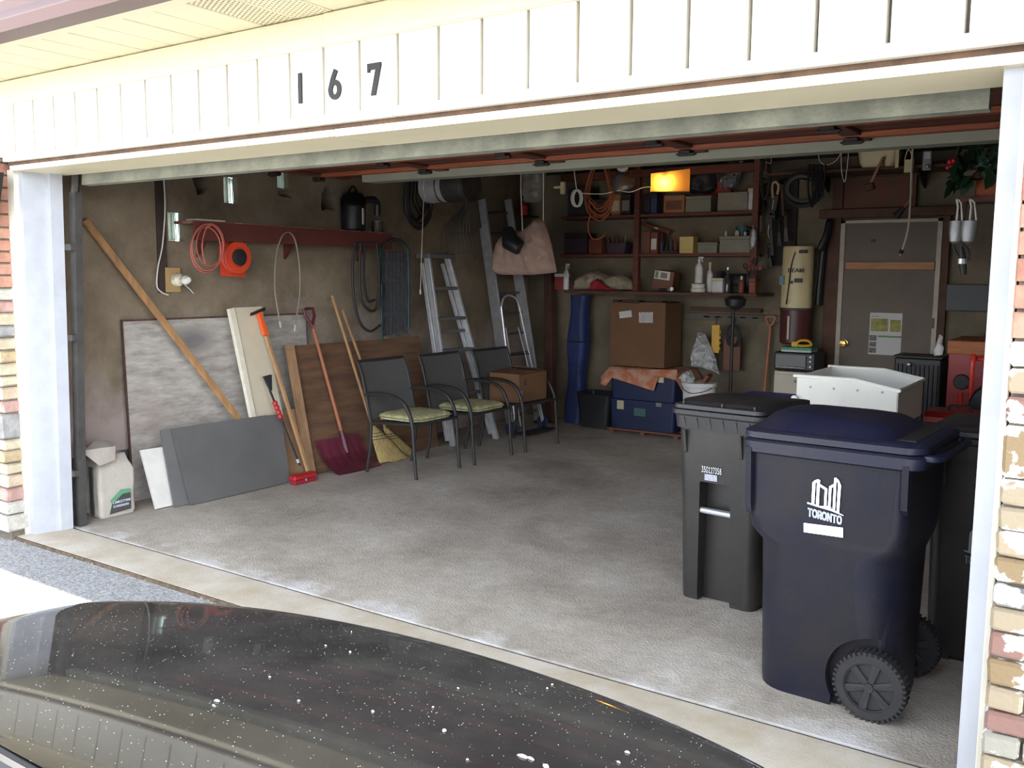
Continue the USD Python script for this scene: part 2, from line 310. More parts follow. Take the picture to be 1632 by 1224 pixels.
REDS = [mat(f'red_brick_{i}', c, .9, var=.14, scale=22, bump=.4, bscale=70) for i, c in enumerate(((170, 124, 104), (160, 112, 94), (176, 132, 112)))]
def course(rows, x0, x1, y0, y1, corner_left, tones, lime=False):
    out = []
    for k, (za, zb, tone) in enumerate(rows):
        red = tone == 'red'; g = .010 if red else .008
        x = x1 if not corner_left else x0; sgn = -1 if not corner_left else 1; first = True
        while (x > x0+.02) if sgn < 0 else (x < x1-.02):
            L = (.21 if red else RNG.uniform(.2, .42)) if not (first and k % 2) else .10
            a, b = (max(x0, x-L), x) if sgn < 0 else (x, min(x1, x+L))
            pr = 0 if red else RNG.uniform(-.004, .012)
            m_ = REDS[RNG.integers(3)] if red else (PATCHED if lime else STONES)[tone]
            out.append(('brick' if red else 'stone', box(a+(g/2 if a > x0 or True else 0), b-g/2*(sgn > 0 or b < x1), y0-pr, y1, za+g/2, zb-g/2, .004 if red else .009, 0 if red else .003), m_))
            x += sgn*L; first = False
    return out
def rows_from(pys, px, tones):
    z = [at(px, y, 'y', -.15)[2] for y in pys]; return [(min(a, b), max(a, b), t) for a, b, t in zip(z[:-1], z[1:], tones)]
yl = [233, 252, 273, 294, 316, 338, 360, 380, 400, 419, 439, 460, 480, 500, 521, 541, 561, 582, 603, 621, 642, 663, 704, 722, 742, 761, 782, 803, 824, 852]
tl = ['red']*11+['pale', 'pink', 'cream', 'grey', 'cream', 'tan', 'cream', 'cream', 'peach', 'pink', 'grey', 'cream', 'tan', 'cream', 'peach', 'pink', 'pale', 'pale']
rl = rows_from(yl, 20, tl)
struct('wall_front_left', [('mortar_core', box(-.76, -.082, -.128, .02, -.1, rl[0][1]), MORTAR), ('inner_return', box(XW-.2, -.02, .02, .2, -.1, ZC), BLOCKWALL)] + course(rl, -.76, -.07, -.15, -.02, False, None), 'left front pier, red brick above courses of coloured stone')
yr = [280, 323, 366, 409, 451, 494, 541, 584, 630, 676, 762, 806, 846, 888, 931, 970, 1010, 1052, 1097, 1135, 1171, 1210, 1250, 1290, 1330]
tr = ['red']*6+['pale', 'peach', 'pink', 'tan', 'cream', 'cream', 'cream', 'tan', 'grey', 'cream', 'pink', 'tan', 'cream', 'pink', 'pale', 'cream', 'tan', 'cream']
rrw = rows_from(yr, 1600, tr)
z0 = rrw[-1][0]
rrw[-1] = (-.04, rrw[-1][1], 'cream') if z0 < .1 else rrw[-1]
ztop = rrw[0][1]
while ztop < 2.2: rrw.insert(0, (ztop, ztop+.075, 'red')); ztop += .075
struct('wall_front_right', [('mortar_core', box(5.212, 6.4, -.128, .02, -.1, ztop), MORTAR), ('inner_return', box(5.15, XR+.2, .02, .2, -.1, ZC), BACKWALL)] + course(rrw, 5.2, 6.4, -.15, -.02, True, None, True), 'right front pier, red brick above white-patched courses of coloured stone')

# ------------------------------------------------------------------ header over the opening
jx = [.129+.2046*k for k in range(-2, 29)]
parts = [('core', box(-.3, 6.4, -.058, .2, 2.24, ZC+.3), GAP)]
for a, b in zip(jx[:-1], jx[1:]):
    zb = 2.30 if b < .0 else 2.225
    parts.append(('cladding_board', box(a+.007, b-.007, -.10, -.055, zb+.03, 2.555, .004), WHITE))
struct('wall_front_header', parts, 'white painted vertical board cladding over the garage opening')
struct('trim_1', [('frieze_board', box(-.3, 2.62, -.125, -.06, 2.555, 2.665, .004), CREAM), ('frieze_board', box(2.62, 6.4, -.131, -.06, 2.545, 2.665, .004), CREAM), ('frieze_cap', box(-.3, 6.4, -.118, -.06, 2.54, 2.562, .004), CREAM)], 'cream frieze board between the cladding and the soffit')
struct('trim_2', [('bottom_rail', box(.02, 2.98, -.118, -.06, 2.224, 2.262, .005), WHITE), ('bottom_rail', box(2.985, 6.4, -.12, -.06, 2.224, 2.264, .005), WHITE), ('bare_edge', box(.02, 6.4, -.0845, .1, 2.206, 2.2235), BAREWOOD)], 'white rail with a strip of bare wood along the bottom of the cladding')
struct('trim_3', [('capping', box(.02, 2.62, -.080, .245, 2.178, 2.213, .005), CREAM), ('capping', box(2.625, 5.2, -.082, .24, 2.176, 2.212, .005), CREAM)], 'cream metal capping on the underside of the header')
# soffit, gutter
sx = [.143-.2105*3+.2105*k for k in range(34)]
sp_parts = [('backing', box(-.6, 6.6, -.62, -.06, 2.69, 2.72), GAP)]
for k, (a, b) in enumerate(zip(sx[:-1], sx[1:])):
    perf = 13 <= k <= 14
    g = box(a+.004, b-.004, -.56, -.1, 2.668+(k % 2)*.001, 2.688, .003)
    kid = {}
    if perf:
        sl = []
        for i in range(9):
            for j in range(20):
                x = a+.02+i*(b-a-.04)/8; y = -.535+j*.0215; sl.append(box(x-.0025, x+.0025, y-.006+(i % 2)*.01, y+.002+(i % 2)*.01, 2.6668, 2.6682))
        kid = {'kids': [('vent_slots', cat(sl), mat('vent_shadow', (150, 142, 112), .9), {'kind': 'stuff'})]}
    sp_parts.append(('soffit_panel', g, CREAM, kid))
sp_parts.append(('edge_moulding', box(-.6, 1.36, -.60, -.53, 2.662, 2.676, .004), CREAM)); sp_parts.append(('edge_moulding', box(1.362, 6.6, -.60, -.53, 2.660, 2.676, .004), CREAM))
struct('eave_soffit', sp_parts, 'cream panelled soffit under the eave with vented panels')
GY = -.60
gp = [(-.0, 2.655), (-.10, 2.66), (-.125, 2.70), (-.115, 2.74), (-.13, 2.775), (-.125, 2.785), (-.0, 2.78)]
thing('roof_gutter', 'brown metal gutter along the edge of the eave', 'gutter', [('trough', loft([[(x, GY+q[0], q[1]) for q in gp] for x in (-8.9, 8.9)]), GUTTER, {'smooth': 20}), ('drip_edge', box(-8.9, 8.9, GY-.0, GY+.05, 2.70, 2.79), GUTTER)])
struct('roof_and_shade_strip', [(None, hull([(x, y, z) for x in (-.75, 9) for y, z in ((GY, 2.78), (GY, 2.80), (3, 4.1), (3, 3.0), (.2, ZC+.15))]+[(-9, y, z) for y, z in ((GY, 2.78), (GY, 2.80), (-.1, 3.0), (-.1, 2.8))]), mat('roof_shingle', (84, 80, 78), .9, var=.2, scale=30))], 'grey shingle roof above the eave, with an unseen left strip added to shade the driveway')  # unseen left part added as a thin strip, shaped to shade the driveway
# jambs
struct('trim_4', [('casing', hull([(x, y, z) for z, s in ((-.03, -.03), (2.19, .05)) for x, y in ((-.115+s, -.05), (-.045+s, -.05), (-.045+s, .02), (-.115+s, .02))]), WHITE), ('reveal', hull([(x, y, z) for z, s in ((-.03, -.02), (2.19, .05)) for x, y in ((-.12+s, -.02), (-.01+s*1., -.02), (.015+s*.6, .13), (-.12, .13))]), JAMB), ('stop', hull([(x, y, z) for z, s in ((0, 0.), (2.19, .06)) for x, y in ((-.1, .13), (.02+s, .125), (.024+s, .2), (-.1, .2))]), JAMB)], 'white painted left jamb of the garage opening')
struct('trim_5', [('casing', box(5.13, 5.188, -.04, .16, -.03, 2.19, .003), JAMB), ('edge_bead', box(5.182, 5.2, -.07, .10, -.03, 2.19, .003), WHITE)], 'white painted right jamb of the garage opening')
BLACKM = mat('black_iron', (38, 37, 38), .5, metal=.2)
for d, px, x in (('1', 480, None), ('6', 535, None), ('7', 598, None)):
    cx, py = {'1': (480, 165), '6': (535, 159), '7': (598, 152)}[d]
    a = at(cx, py, 'y', -.1); h = .125
    if d == '1': g = frame(prism([(0, 0), (.02, 0), (.02, h), (.0, h)], .006), a+[-.01, -.001, 0], (1, 0, 0), (0, 0, 1))
    elif d == '7': g = frame(prism([(0, h), (.072, h), (.072, h-.012), (.042, 0), (.018, 0), (.044, h-.024), (.012, h-.024), (.012, h-.034), (0, h-.034)], .006), a+[-.036, -.001, 0], (1, 0, 0), (0, 0, 1))
    else:
        ring = Polygon([(.033+.036*math.cos(t), .040+.040*math.sin(t)) for t in np.linspace(0, 2*np.pi, 28, endpoint=False)]); ring = ring.difference(affinity.scale(ring, .42, .5))
        stem = LineString([(.009, .048), (.022, .085), (.040, h-.006)]).buffer(.0105, cap_style=2)
        six = ring.union(stem); g = frame(prism(six, .006), a+[-.033, -.001, 0], (1, 0, 0), (0, 0, 1))
    thing('house_number', {'1': 'black numeral one, first of the house numbers on the white boards', '6': 'black numeral six, between the other two house numbers', '7': 'black numeral seven, last of the house numbers on the white boards'}[d], 'house number', [(None, g, BLACKM)])
a = at(-16, 305, 'y', -.2)
thing('wall_lantern', 'black metal lantern on the left brick pier', 'lantern', [('body', hull([a+[-.16, y, z] for y in (-.06, .06) for z in (-.1, .12)] + [a+[.028, y, .11] for y in (-.07, .07)] + [a+[-.02, y, -.14] for y in (-.05, .05)]), BLACKM), ('bracket', box(a[0]-.1, a[0]-.06, a[1], -.14, a[2]-.03, a[2]+.03), BLACKM)])
# ------------------------------------------------------------------ car in front of the garage
PAINT = usdkit.material(stage, '/World/Looks/black_car_paint', {
    'g': ('geometry', {}), 'v': ('voronoi_texture', {'scale': 330., 'feature': 'f1'}), 'w': ('white_noise_texture', {'dimensions': '3D'}),
    'rv': ('map_range', {'from_min': .87, 'from_max': 1., 'to_min': .0, 'to_max': .27, 'clamp': True}), 'lt': ('math', {'math_type': 'less_than'}),
    'nf': ('noise_texture', {'scale': 5., 'detail': 5., 'roughness': .65}), 'cf': ('rgb_ramp', {'ramp': [(.35, (.006, .006, .006)), (.7, (.014, .0135, .013))]}),
    'x': ('mix_color', {'b': srgb(170, 170, 170)}), 'rm': ('math', {'math_type': 'multiply_add', 'value2': .5, 'value3': .03}), 'p': ('principled_bsdf', {'specular_ior_level': .42, 'coat_weight': .0})},
    [('g.position', 'v.vector'), ('v.color', 'w.vector'), ('w.value', 'rv.value'), ('v.distance', 'lt.value1'), ('rv.result', 'lt.value2'), ('g.position', 'nf.vector'), ('nf.fac', 'cf.fac'), ('cf.color', 'x.a'), ('lt.value', 'x.fac'), ('x.result', 'p.base_color'), ('lt.value', 'rm.value1'), ('rm.value', 'p.roughness')], surface='p.BSDF')
DARKGLASS = mat('dark_windscreen', (10, 12, 16), .05)
BLACKPLASTIC = mat('black_plastic', (28, 28, 30), .45)
RUBBER = mat('tyre_rubber', (30, 30, 30), .8)
HUBM = mat('wheel_alloy', (150, 152, 155), .35, metal=.9)
CX, HW, YC = 4.60, .885, -2.385
yfront = lambda x: -1.645-.26*x*x-.55*abs(x)**6
def hood_z(x, y):
    d = max(yfront(x)-y, 0); s = np.clip((-1.66-y)/.8, 0, 1.2)
    z = .951+.099*s-.014*s*s-.034*x*x
    z -= .09*(1-min(d/.12, 1))**2.6
    z -= .16*(1-min((HW-abs(x))/.16, 1))**2.5
    return z
NU, NV = 72, 46
us = np.sin(np.linspace(-np.pi/2, np.pi/2, NU+1)); vs = np.linspace(0, 1, NV+1)**1.6
V, F = [], []
for v in vs:
    for q in us:
        x = HW*q; yf = min(yfront(x), -2.0 if abs(q) > .999 else 9); y = yf+(YC-.04-yf)*v; V.append([CX+x, y, hood_z(x, y)])
for i in range(NV):
    for j in range(NU):
        a = i*(NU+1)+j; F += [[a, a+1, a+NU+2], [a, a+NU+2, a+NU+1]]
hood = trimesh.Trimesh(V, F, process=False)
if hood.face_normals[:, 2].mean() < 0: hood.invert()
edge = [np.array(V[j]) for j in range(NU+1)]
def body_ring(f, z0, back=-5.9):
    r = []
    for q, e_ in zip(us, edge):
        x = HW*q*f; z = e_[2] if z0 is None else z0; r.append([CX+x, yfront(HW*q)+(-.0 if z0 is None else .05*(f-1)/.02*0+.03*(z0 < .8)), z])
    for y in np.linspace(edge[-1][1]-.1, back, 8): r.append([CX+HW*f, y, z0 if z0 is not None else edge[-1][2]])
    for y in np.linspace(back, edge[0][1]-.1, 8): r.append([CX-HW*f, y, z0 if z0 is not None else edge[0][2]])
    return np.array(r)
shell = loft([body_ring(.94, .24), body_ring(1., .34), body_ring(1.01, .58), body_ring(1.005, .72), body_ring(1., None)])
cabin = loft([rr(hx, hy, .18, z, 5, CX, cy) for hx, hy, z, cy in ((.80, 1.68, .84, -4.2), (.78, 1.66, 1.04, -4.22), (.60, 1.22, 1.60, -4.5), (.5, 1.05, 1.68, -4.5))])
wind = slab([(CX-.70, YC-.05, 1.02), (CX+.70, YC-.05, 1.02), (CX+.55, YC-.72, 1.62), (CX-.55, YC-.72, 1.62)], .012)
cowl = loft([[(CX-.78+.02*k, YC+.045-.05*(k % 2)*0, 0) for k in range(1)]*3, ]*2) if False else box(CX-.74, CX+.74, YC-.12, YC-.015, .98, 1.03, .012)
wipers = cat(tube(sp([(CX-.6, YC-.06, 1.045), (CX-.2, YC-.085, 1.060), (CX+.02, YC-.07, 1.045)], 6), .008), tube(sp([(CX+.05, YC-.06, 1.045), (CX+.4, YC-.085, 1.060), (CX+.6, YC-.07, 1.045)], 6), .008))
def splat(x, y, r, k):
    n = 16; a = np.linspace(0, 2*np.pi, n, endpoint=False); rr_ = r*(1+.35*np.sin(2*a+k)+.2*np.sin(5*a+2*k)); e_ = .35+.65*abs(math.sin(k*1.7))
    P = [(CX+x+q*math.cos(t), y+q*math.sin(t)*e_) for q, t in zip(rr_, a)]
    return hull([(px, py, hood_z(px-CX, py)+.0006) for px, py in P]+[(CX+x+(px-CX-x)*.6, y+(py-y)*.6, hood_z(px-CX, py)+.0025) for px, py in P])
sp_l = []
for k, (px, py, r) in enumerate([(346, 1118, .007), (341, 1126, .006), (558, 1040, .005), (594, 1135, .006), (476, 1118, .004), (519, 1030, .0035), (430, 1080, .004), (833, 1206, .012), (846, 1210, .01), (708, 1165, .007), (872, 1098, .004), (880, 1092, .0035), (730, 1098, .0035), (1000, 1200, .006), (986, 1216, .005), (870, 1222, .01), (560, 1008, .003), (690, 1128, .003), (745, 1212, .003)]):
    w = at(px, py, 'z', .97)
    for _ in range(4): w = at(px, py, 'z', hood_z(w[0]-CX, w[1]))
    if yfront(w[0]-CX)-w[1] > .02: sp_l.append(splat(w[0]-CX, w[1], r*.48, k+1))
DROP = mat('bird_dropping', (176, 176, 170), .9)
wheels = []
for sx in (-1, 1):
    c = np.array([CX+sx*(HW-.12), -2.42, .31])
    wheels.append(('wheel', lathe([(.18, -.10), (.28, -.10), (.31, -.07), (.31, .07), (.28, .10), (.18, .10)], c, 'x', 28), RUBBER, {'kids': [('alloy_rim', lathe([(.02, -.06), (.17, -.05), (.195, -.09), (.195, .09), (.17, .05), (.02, .06)], c, 'x', 28), HUBM)]}))
thing('car', 'glossy black car parked nose towards the garage, dusty bonnet with bird droppings', 'car',
      [('bonnet', hood, PAINT, {'kids': [('dropping_specks', cat(sp_l), DROP, {'kind': 'stuff'})], 'smooth': True}), ('body', shell, PAINT), ('cowl', cowl, mat('cowl_black', (10, 10, 13), .3, spec=.3)), ('wiper_blades', wipers, BLACKPLASTIC)]+wheels)

# ------------------------------------------------------------------ wheelie bins
NAVY = mat('navy_bin_plastic', (15, 16, 28), .42, col2=(29, 26, 29), scale=3.5, bump=.12, bscale=220, spec=.32, thr=(.4, .7))
NAVYLID = mat('navy_lid_plastic', (17, 20, 40), .4, col2=(34, 32, 38), scale=3, bump=.1, bscale=200, thr=(.4, .75))
COALBIN = mat('black_bin_plastic', (30, 28, 27), .40, col2=(43, 39, 35), scale=3.5, bump=.12, bscale=220, thr=(.4, .7))
COALLID = mat('black_lid_plastic', (36, 35, 36), .42, bump=.1, bscale=200)
TYRE = mat('bin_tyre', (40, 38, 38), .75, var=.15, scale=40)
TYREHUB = mat('bin_wheel_hub', (36, 34, 35), .6, var=.1, scale=30)
INKWHITE = mat('white_ink', (226, 230, 240), .6)
STEEL = mat('zinc_bar', (190, 192, 196), .35, metal=.7)
def placed(parts, c, deg):
    M = trimesh.transformations.rotation_matrix(math.radians(deg), (0, 0, 1)); M[:3, 3] = c
    def go(q):
        g = q[1].copy(); g.apply_transform(M); op = dict(q[3]) if len(q) > 3 else {}
        if 'kids' in op: op['kids'] = [go(k) for k in op['kids']]
        return (q[0], g, q[2], op)
    return [go(q) for q in parts]
def bin_wheel(x, y, r, side):
    "tyre with a lugged tread, and a six-spoked hub, axle along y"
    tw = .028; n = 24
    t = [lathe([(r*.72, -tw), (r*.93, -tw), (r, -tw*.6), (r, tw*.6), (r*.93, tw), (r*.72, tw)], (x, y, r), 'y', 48, True)]
    for k in range(40):
        a = k*2*np.pi/40; g = box(-.0045, .0045, -tw-.002, tw+.002, r*.93, r+.004, .001); g.apply_transform(trimesh.transformations.rotation_matrix(a, (0, 1, 0))); t.append(mv(g, x, y, r))
    h = [lathe([(.004, -.012), (r*.74, -.012), (r*.74, .012), (.004, .012)], (x, y, r), 'y', 36), lathe([(.004, -.032), (r*.13, -.030), (r*.15, -.02), (r*.15, .02), (.004, .03)], (x, y, r), 'y', 18), lathe([(r*.68, -.024), (r*.75, -.024), (r*.75, .024), (r*.68, .024)], (x, y, r), 'y', 36, True)]
    for k in range(6):
        a = k*np.pi/3+.25; g = hull([(s*w, yy, z) for s in (-1, 1) for w, z in ((.010, r*.1), (.015, r*.72)) for yy in (-.02, .01)]+[(0, -.028, r*.15), (0, -.024, r*.66)]); g.apply_transform(trimesh.transformations.rotation_matrix(a, (0, 1, 0))); h.append(mv(g, x, y, r))
    return ('wheel', cat(t), TYRE, {'kids': [('wheel_hub', cat(h), TYREHUB)]})
def city_logo(o, ux, uy, s):
    "the white tower emblem above the word TORONTO; o = lower left of the word, s = metres per unit (word 1 unit wide)"
    P = lambda pts: Polygon(pts)
    px = lambda l: [((x-300)/500, (775-y)/500) for x, y in l]
    sh = [px([(358, 590), (365, 260), (395, 225), (440, 200), (475, 210), (468, 590), (425, 590), (430, 250), (412, 262), (402, 590)]),
          px([(474, 265), (580, 315), (576, 590), (538, 590), (542, 340), (474, 306)]),
          px([(596, 590), (602, 280), (640, 250), (668, 232), (668, 148), (695, 135), (735, 165), (770, 240), (757, 640), (718, 640), (726, 215), (705, 190), (700, 620), (662, 620), (666, 280), (640, 296), (634, 590)]),
          px([(300, 560), (480, 585), (600, 566), (660, 580), (600, 578), (700, 615), (820, 660), (815, 672), (640, 630), (440, 606), (300, 585)])]
    g = [prism(affinity.scale(P(q).buffer(0), s, s, origin=(0, 0)), .0018) for q in sh]
    w = text('TORONTO', .24, (0, 0, 0), (1, 0, 0), (0, 1, 0), .0018, True); k = .96/(w.bounds[1, 0]-w.bounds[0, 0]); w.apply_scale([k*s, .95*s, 1]); w = cat(*[mv(w, dx_*s, dy_*s) for dx_ in (-.009, .009) for dy_ in (-.006, .006)])
    w.apply_translation([-w.bounds[0, 0]+.02*s, .03*s-w.bounds[0, 1]*0, 0])
    # the word slopes with the bow of the shoulder line
    w.vertices[:, 1] += -.10*(w.vertices[:, 0])
    for q in g: q.vertices[:, 1] += -.02*q.vertices[:, 0]
    return frame(cat(g+[w]), o, ux, uy)
def blue_bin():
    B = []
    # X towards the wheels, Y away from the viewer; rim half sizes .325 x .295
    prof = [(0, .258, .228, .13), (.03, .268, .236, .16), (.40, .278, .248, .17), (.58, .282, .255, .17), (.64, .292, .266, .07), (.70, .294, .270, .055), (.90, .298, .276, .05), (.95, .300, .278, .05)]
    body = loft([rr(hx, hy, r, z, 8, -.015) for z, hx, hy, r in prof])
    cuts = []
    for s in (-1, 1):
        cuts.append(lathe([(.165, -.06), (.172, .0), (.165, .06)], (.185, s*.262, .125), 'y', 40))
        cuts.append(box(.16, .4, s*.262-.06, s*.262+.06, -.1, .16))
        cuts.append(hull([(x, s*.262+q, z) for x, z in ((.02, -.1), (.05, .13), (.4, .13), (.4, -.1)) for q in (-.06, .06)]))
    body = boole(body, *cuts)
    gus = [hull([(x, y, z) for x in (-.31, -.300) for y, z in ((-.265, .96), (-.235, .96), (-.262, .70), (-.25, .70))]), hull([(x, y, z) for x in (-.308, -.285) for y, z in ((-.30, .96), (-.26, .96), (-.285, .74), (-.27, .70))]),
           hull([(x, y, z) for x in (.262, .285) for y, z in ((-.30, .96), (-.26, .96), (-.290, .80), (-.27, .78))]), hull([(x, y, z) for x in (.262, .285) for y, z in ((.30, .96), (.26, .96), (.290, .80), (.27, .78))])]
    rim = loft([rr(hx, hy, .06, z, 7) for z, hx, hy in ((.935, .300, .276), (.945, .328, .298), (.985, .332, .302), (.995, .322, .292))])
    lid = loft([rr(hx, hy, r, z, 7, cx) for z, hx, hy, r, cx in ((.998, .318, .288, .06, 0), (1.000, .332, .302, .07, 0), (1.022, .332, .302, .07, 0), (1.030, .322, .292, .07, 0), (1.032, .306, .276, .07, 0), (1.034, .262, .268, .08, -.035), (1.056, .238, .236, .08, -.045), (1.078, .212, .192, .08, -.055), (1.088, .165, .14, .07, -.065), (1.091, .09, .08, .04, -.07))])
    well = box(.205, .285, -.215, .215, 1.026, 1.036, .004)
    handle = tube(sp([(.30, -.24, .985), (.365, -.22, .985), (.375, 0, .985), (.365, .22, .985), (.30, .24, .985)], 6), .014, 10)
    B = [('body', cat(body), NAVY), ('bracket', gus[0], NAVY), ('bracket', gus[1], NAVY), ('bracket', gus[2], NAVY), ('bracket', gus[3], NAVY), ('rim', rim, NAVYLID), ('lid', lid, NAVYLID, {'kids': [('hinge_panel', well, COALLID)]}), ('handle', handle, NAVYLID), ('axle', tube([(.185, -.24, .127), (.185, .24, .127)], .009), STEEL)]
    B += [bin_wheel(.185, -.248, .127, -1), bin_wheel(.185, .248, .127, 1)]
    return B
BC, BA = (4.598, .712, 0), -3.0
parts = placed(blue_bin(), BC, BA)
ca, sa = math.cos(math.radians(BA)), math.sin(math.radians(BA))
fx = np.array([ca, sa, 0]); fy0 = np.array([-sa, ca, 0])
pf = np.array(BC)-fy0*.2725+[0, 0, .75]; up = np.array([0, 0, .20])-fy0*.008; up /= np.linalg.norm(up); nf = np.cross(fx, up)
def facepoint(px, py): return on(px, py, pf+nf*.002, nf)
o = facepoint(1286, 823)
parts.append(('city_logo', city_logo(o, fx, up, np.linalg.norm(facepoint(1342, 831)-o)), INKWHITE, {'label': 'white emblem of two towers over the word TORONTO'}))
q = [facepoint(*p) for p in ((1281, 848), (1344, 857), (1344, 841), (1281, 833))]
parts.append(('address_strip', slab(q, .0015), mat('white_label', (220, 224, 232), .6, var=.05, scale=50), {'label': 'blank white address strip'}))
thing('wheelie_bin', 'navy blue wheelie bin with white city emblem, front one of the bins', 'bin', parts, 'wheelie bins by the opening')

def black_bin(face):
    prof = [(0, .195, .235, .05), (.03, .200, .242, .06), (.5, .208, .26, .06), (.84, .216, .275, .05), (.9, .216, .275, .05)]
    body = loft([rr(hx, hy, r, z, 7) for z, hx, hy, r in prof])
    if face == 'bar':
        body = boole(body, hull([(x, y, z) for x, z in ((-.098, -.1), (.078, -.1), (-.09, .60), (.072, .60)) for y in (-.4, -.175)]+[(-.085, -.4, .625), (.068, -.4, .625)]))
    else: body = boole(body, box(-.1, .1, -.4, -.2155, -.05, .02))
    gus = [hull([(x+s, y, z) for s in (-.006, .006) for y, z in ((-.30, .86), (-.262, .86), (-.278, .75), (-.262, .74))]) for x in (-.165, .128)]
    ribs = [hull([(x+s*w, y, z) for s in (-1, 1) for w, y, z in ((.012, -.292, .875), (.003, -.300, .925), (.012, -.26, .875), (.003, -.26, .925))]) for x in np.linspace(-.17, .17, 6)]
    skirt = loft([rr(hx, hy, .05, z, 6) for z, hx, hy in ((.868, .216, .275), (.87, .230, .290), (.93, .235, .295), (.94, .246, .306), (.960, .246, .306), (.964, .232, .29))])
    lid = loft([rr(hx, hy, .045, z, 6, 0, cy) for z, hx, hy, cy in ((.967, .24, .30, 0), (.985, .238, .298, 0), (.988, .215, .27, .0), (.996, .213, .19, -.075), (1.006, .208, .165, -.09), (1.009, .12, .09, -.09))])
    tabs = [box(x-.006, x+.006, -.276, -.25, .985, 1.004, .002) for x in (-.185, .02, .185)]
    P = [('body', body, COALBIN), ('rim_skirt', skirt, COALLID)]+[('rim_rib', r, COALLID) for r in ribs]+[('bracket', g, COALBIN) for g in gus]+[('lid', lid, COALLID, {'kids': [('lid_tab', t, COALLID) for t in tabs]})]
    P += [('axle', tube([(-.2, .22, .11), (.2, .22, .11)], .009), STEEL)]
    for s in (-1, 1): P.append(('wheel', lathe([(.01, -.02), (.09, -.02), (.11, -.012), (.11, .012), (.09, .02), (.01, .02)], (s*.235, .23, .11), 'x', 26), TYRE))
    if face == 'bar': P.append(('lift_bar', tube([(-.094, -.236, .462), (.074, -.236, .462)], .016, 12), STEEL, {'label': 'pale metal lift bar'}))
    return P
KC, KA = (3.872, 1.495, 0), -5.
parts = placed(black_bin('bar'), KC, KA)
ca, sa = math.cos(math.radians(KA)), math.sin(math.radians(KA)); fx = np.array([ca, sa, 0]); fy0 = np.array([-sa, ca, 0])
pf = np.array(KC)-fy0*.2675+[0, 0, .67]; up = np.array([0, 0, .34])-fy0*.015; up /= np.linalg.norm(up); nf = np.cross(fx, up)
o = on(1118, 752, pf+nf*.003, nf); w = np.linalg.norm(on(1150, 754, pf, nf)-o)
g = text('35G127358', .030, (0, 0, 0), (1, 0, 0), (0, 1, 0), .0015, False); g.apply_scale([w/g.bounds[1, 0], 1, 1])
parts.append(('serial_number', frame(g, o, fx, up), INKWHITE, {'label': 'white serial number 35G127358'}))
q = [on(*p, pf+nf*.002, nf) for p in ((1123, 765), (1143, 768), (1143, 758), (1123, 755))]
parts.append(('sticker', slab(q, .0012), mat('grey_sticker', (170, 172, 184), .6, var=.2, scale=120)))
thing('wheelie_bin', 'black wheelie bin with a recessed front and pale lift bar', 'bin', parts, 'wheelie bins by the opening')
c3, a3 = (5.03, 1.43, 0), -3.
parts = placed(black_bin('plain'), c3, a3)
pf = np.array(c3)+[0, -.268, .7]
parts.append(('city_logo', city_logo((4.955, 1.163, .44), (1, -.05, 0), (0, -.04, 1), .13), mat('dull_ink', (150, 150, 156), .7)))
thing('wheelie_bin', 'black wheelie bin in shadow behind the navy bin, half hidden by the right jamb', 'bin', parts, 'wheelie bins by the opening')
# blue recycling tote behind the black bin
BLUETOTE = mat('blue_tote', (32, 44, 130), .4, var=.1, scale=4)
tx, ty = 3.48, 3.0
tote = [('tub', loft([rr(hx, hy, .04, z, 5, tx, ty) for z, hx, hy in ((0, .2, .26), (.02, .205, .27), (.74, .235, .31), (.74, .225, .30), (.70, .222, .295))]), BLUETOTE), ('rim', loft([rr(hx, hy, .04, z, 5, tx, ty) for z, hx, hy in ((.73, .235, .31), (.735, .262, .335), (.775, .262, .335), (.78, .25, .325))]), BLUETOTE), ('lid', loft([rr(hx, hy, .04, z, 5, tx, ty) for z, hx, hy in ((.78, .25, .325), (.80, .25, .325), (.82, .2, .28))]), BLUETOTE), ('paper_label', box(tx-.02, tx+.10, ty-.3365, ty-.3355, .742, .768), mat('pale_blue_label', (140, 150, 190), .6))]
thing('recycling_box', 'bright blue lidded recycling box behind the black bin', 'recycling box', tote)
# white dump cart
WMET = mat('white_enamel', (230, 228, 219), .35, var=.03, scale=4)
x0, x1, y0, y1, zb, zt, zl = 3.75, 4.335, 2.78, 3.52, .72, 1.0, .95
def side_panel(y, t):
    P = [(x0, zb), (x0-.0, zt), (x0+.34, zt), (x1, zl), (x1, zb)]
    return frame(prism([(p[0], p[1]) for p in P], t), (0, y+t/2, 0), (1, 0, 0), (0, 0, 1))
cart = [('side_panel', side_panel(y0, .012), WMET), ('side_panel', side_panel(y1, .012), WMET), ('end_panel', box(x0-.006, x0+.006, y0, y1, zb, zt), WMET), ('end_panel', box(x1-.006, x1+.006, y0, y1, zb, zl), WMET), ('tray_floor', box(x0, x1, y0, y1, zb, zb+.012), WMET),
        ('rolled_edge', tube([(x0-.025, y0-.012, zt), (x0+.34, y0-.012, zt), (x1+.012, y0-.012, zl), (x1+.012, y1+.012, zl), (x0+.34, y1+.012, zt), (x0-.025, y1+.012, zt)], .011, 8), WMET), ('pivot', lathe([(.018, -.02), (.018, .02)], (x0-.01, y0-.02, .86), 'y', 12), WMET)]
for x in np.linspace(x0+.08, x0+.5, 4): cart.append(('rivet', ball((x, y0-.008, .935), .007), STEEL))
for x in (x0+.08, x1-.08):
    for y in (y0+.06, y1-.06): cart.append(('leg', beam((x, y, .0), (x, y, zb), .035, .035), mat('grey_leg', (90, 92, 96), .5)))
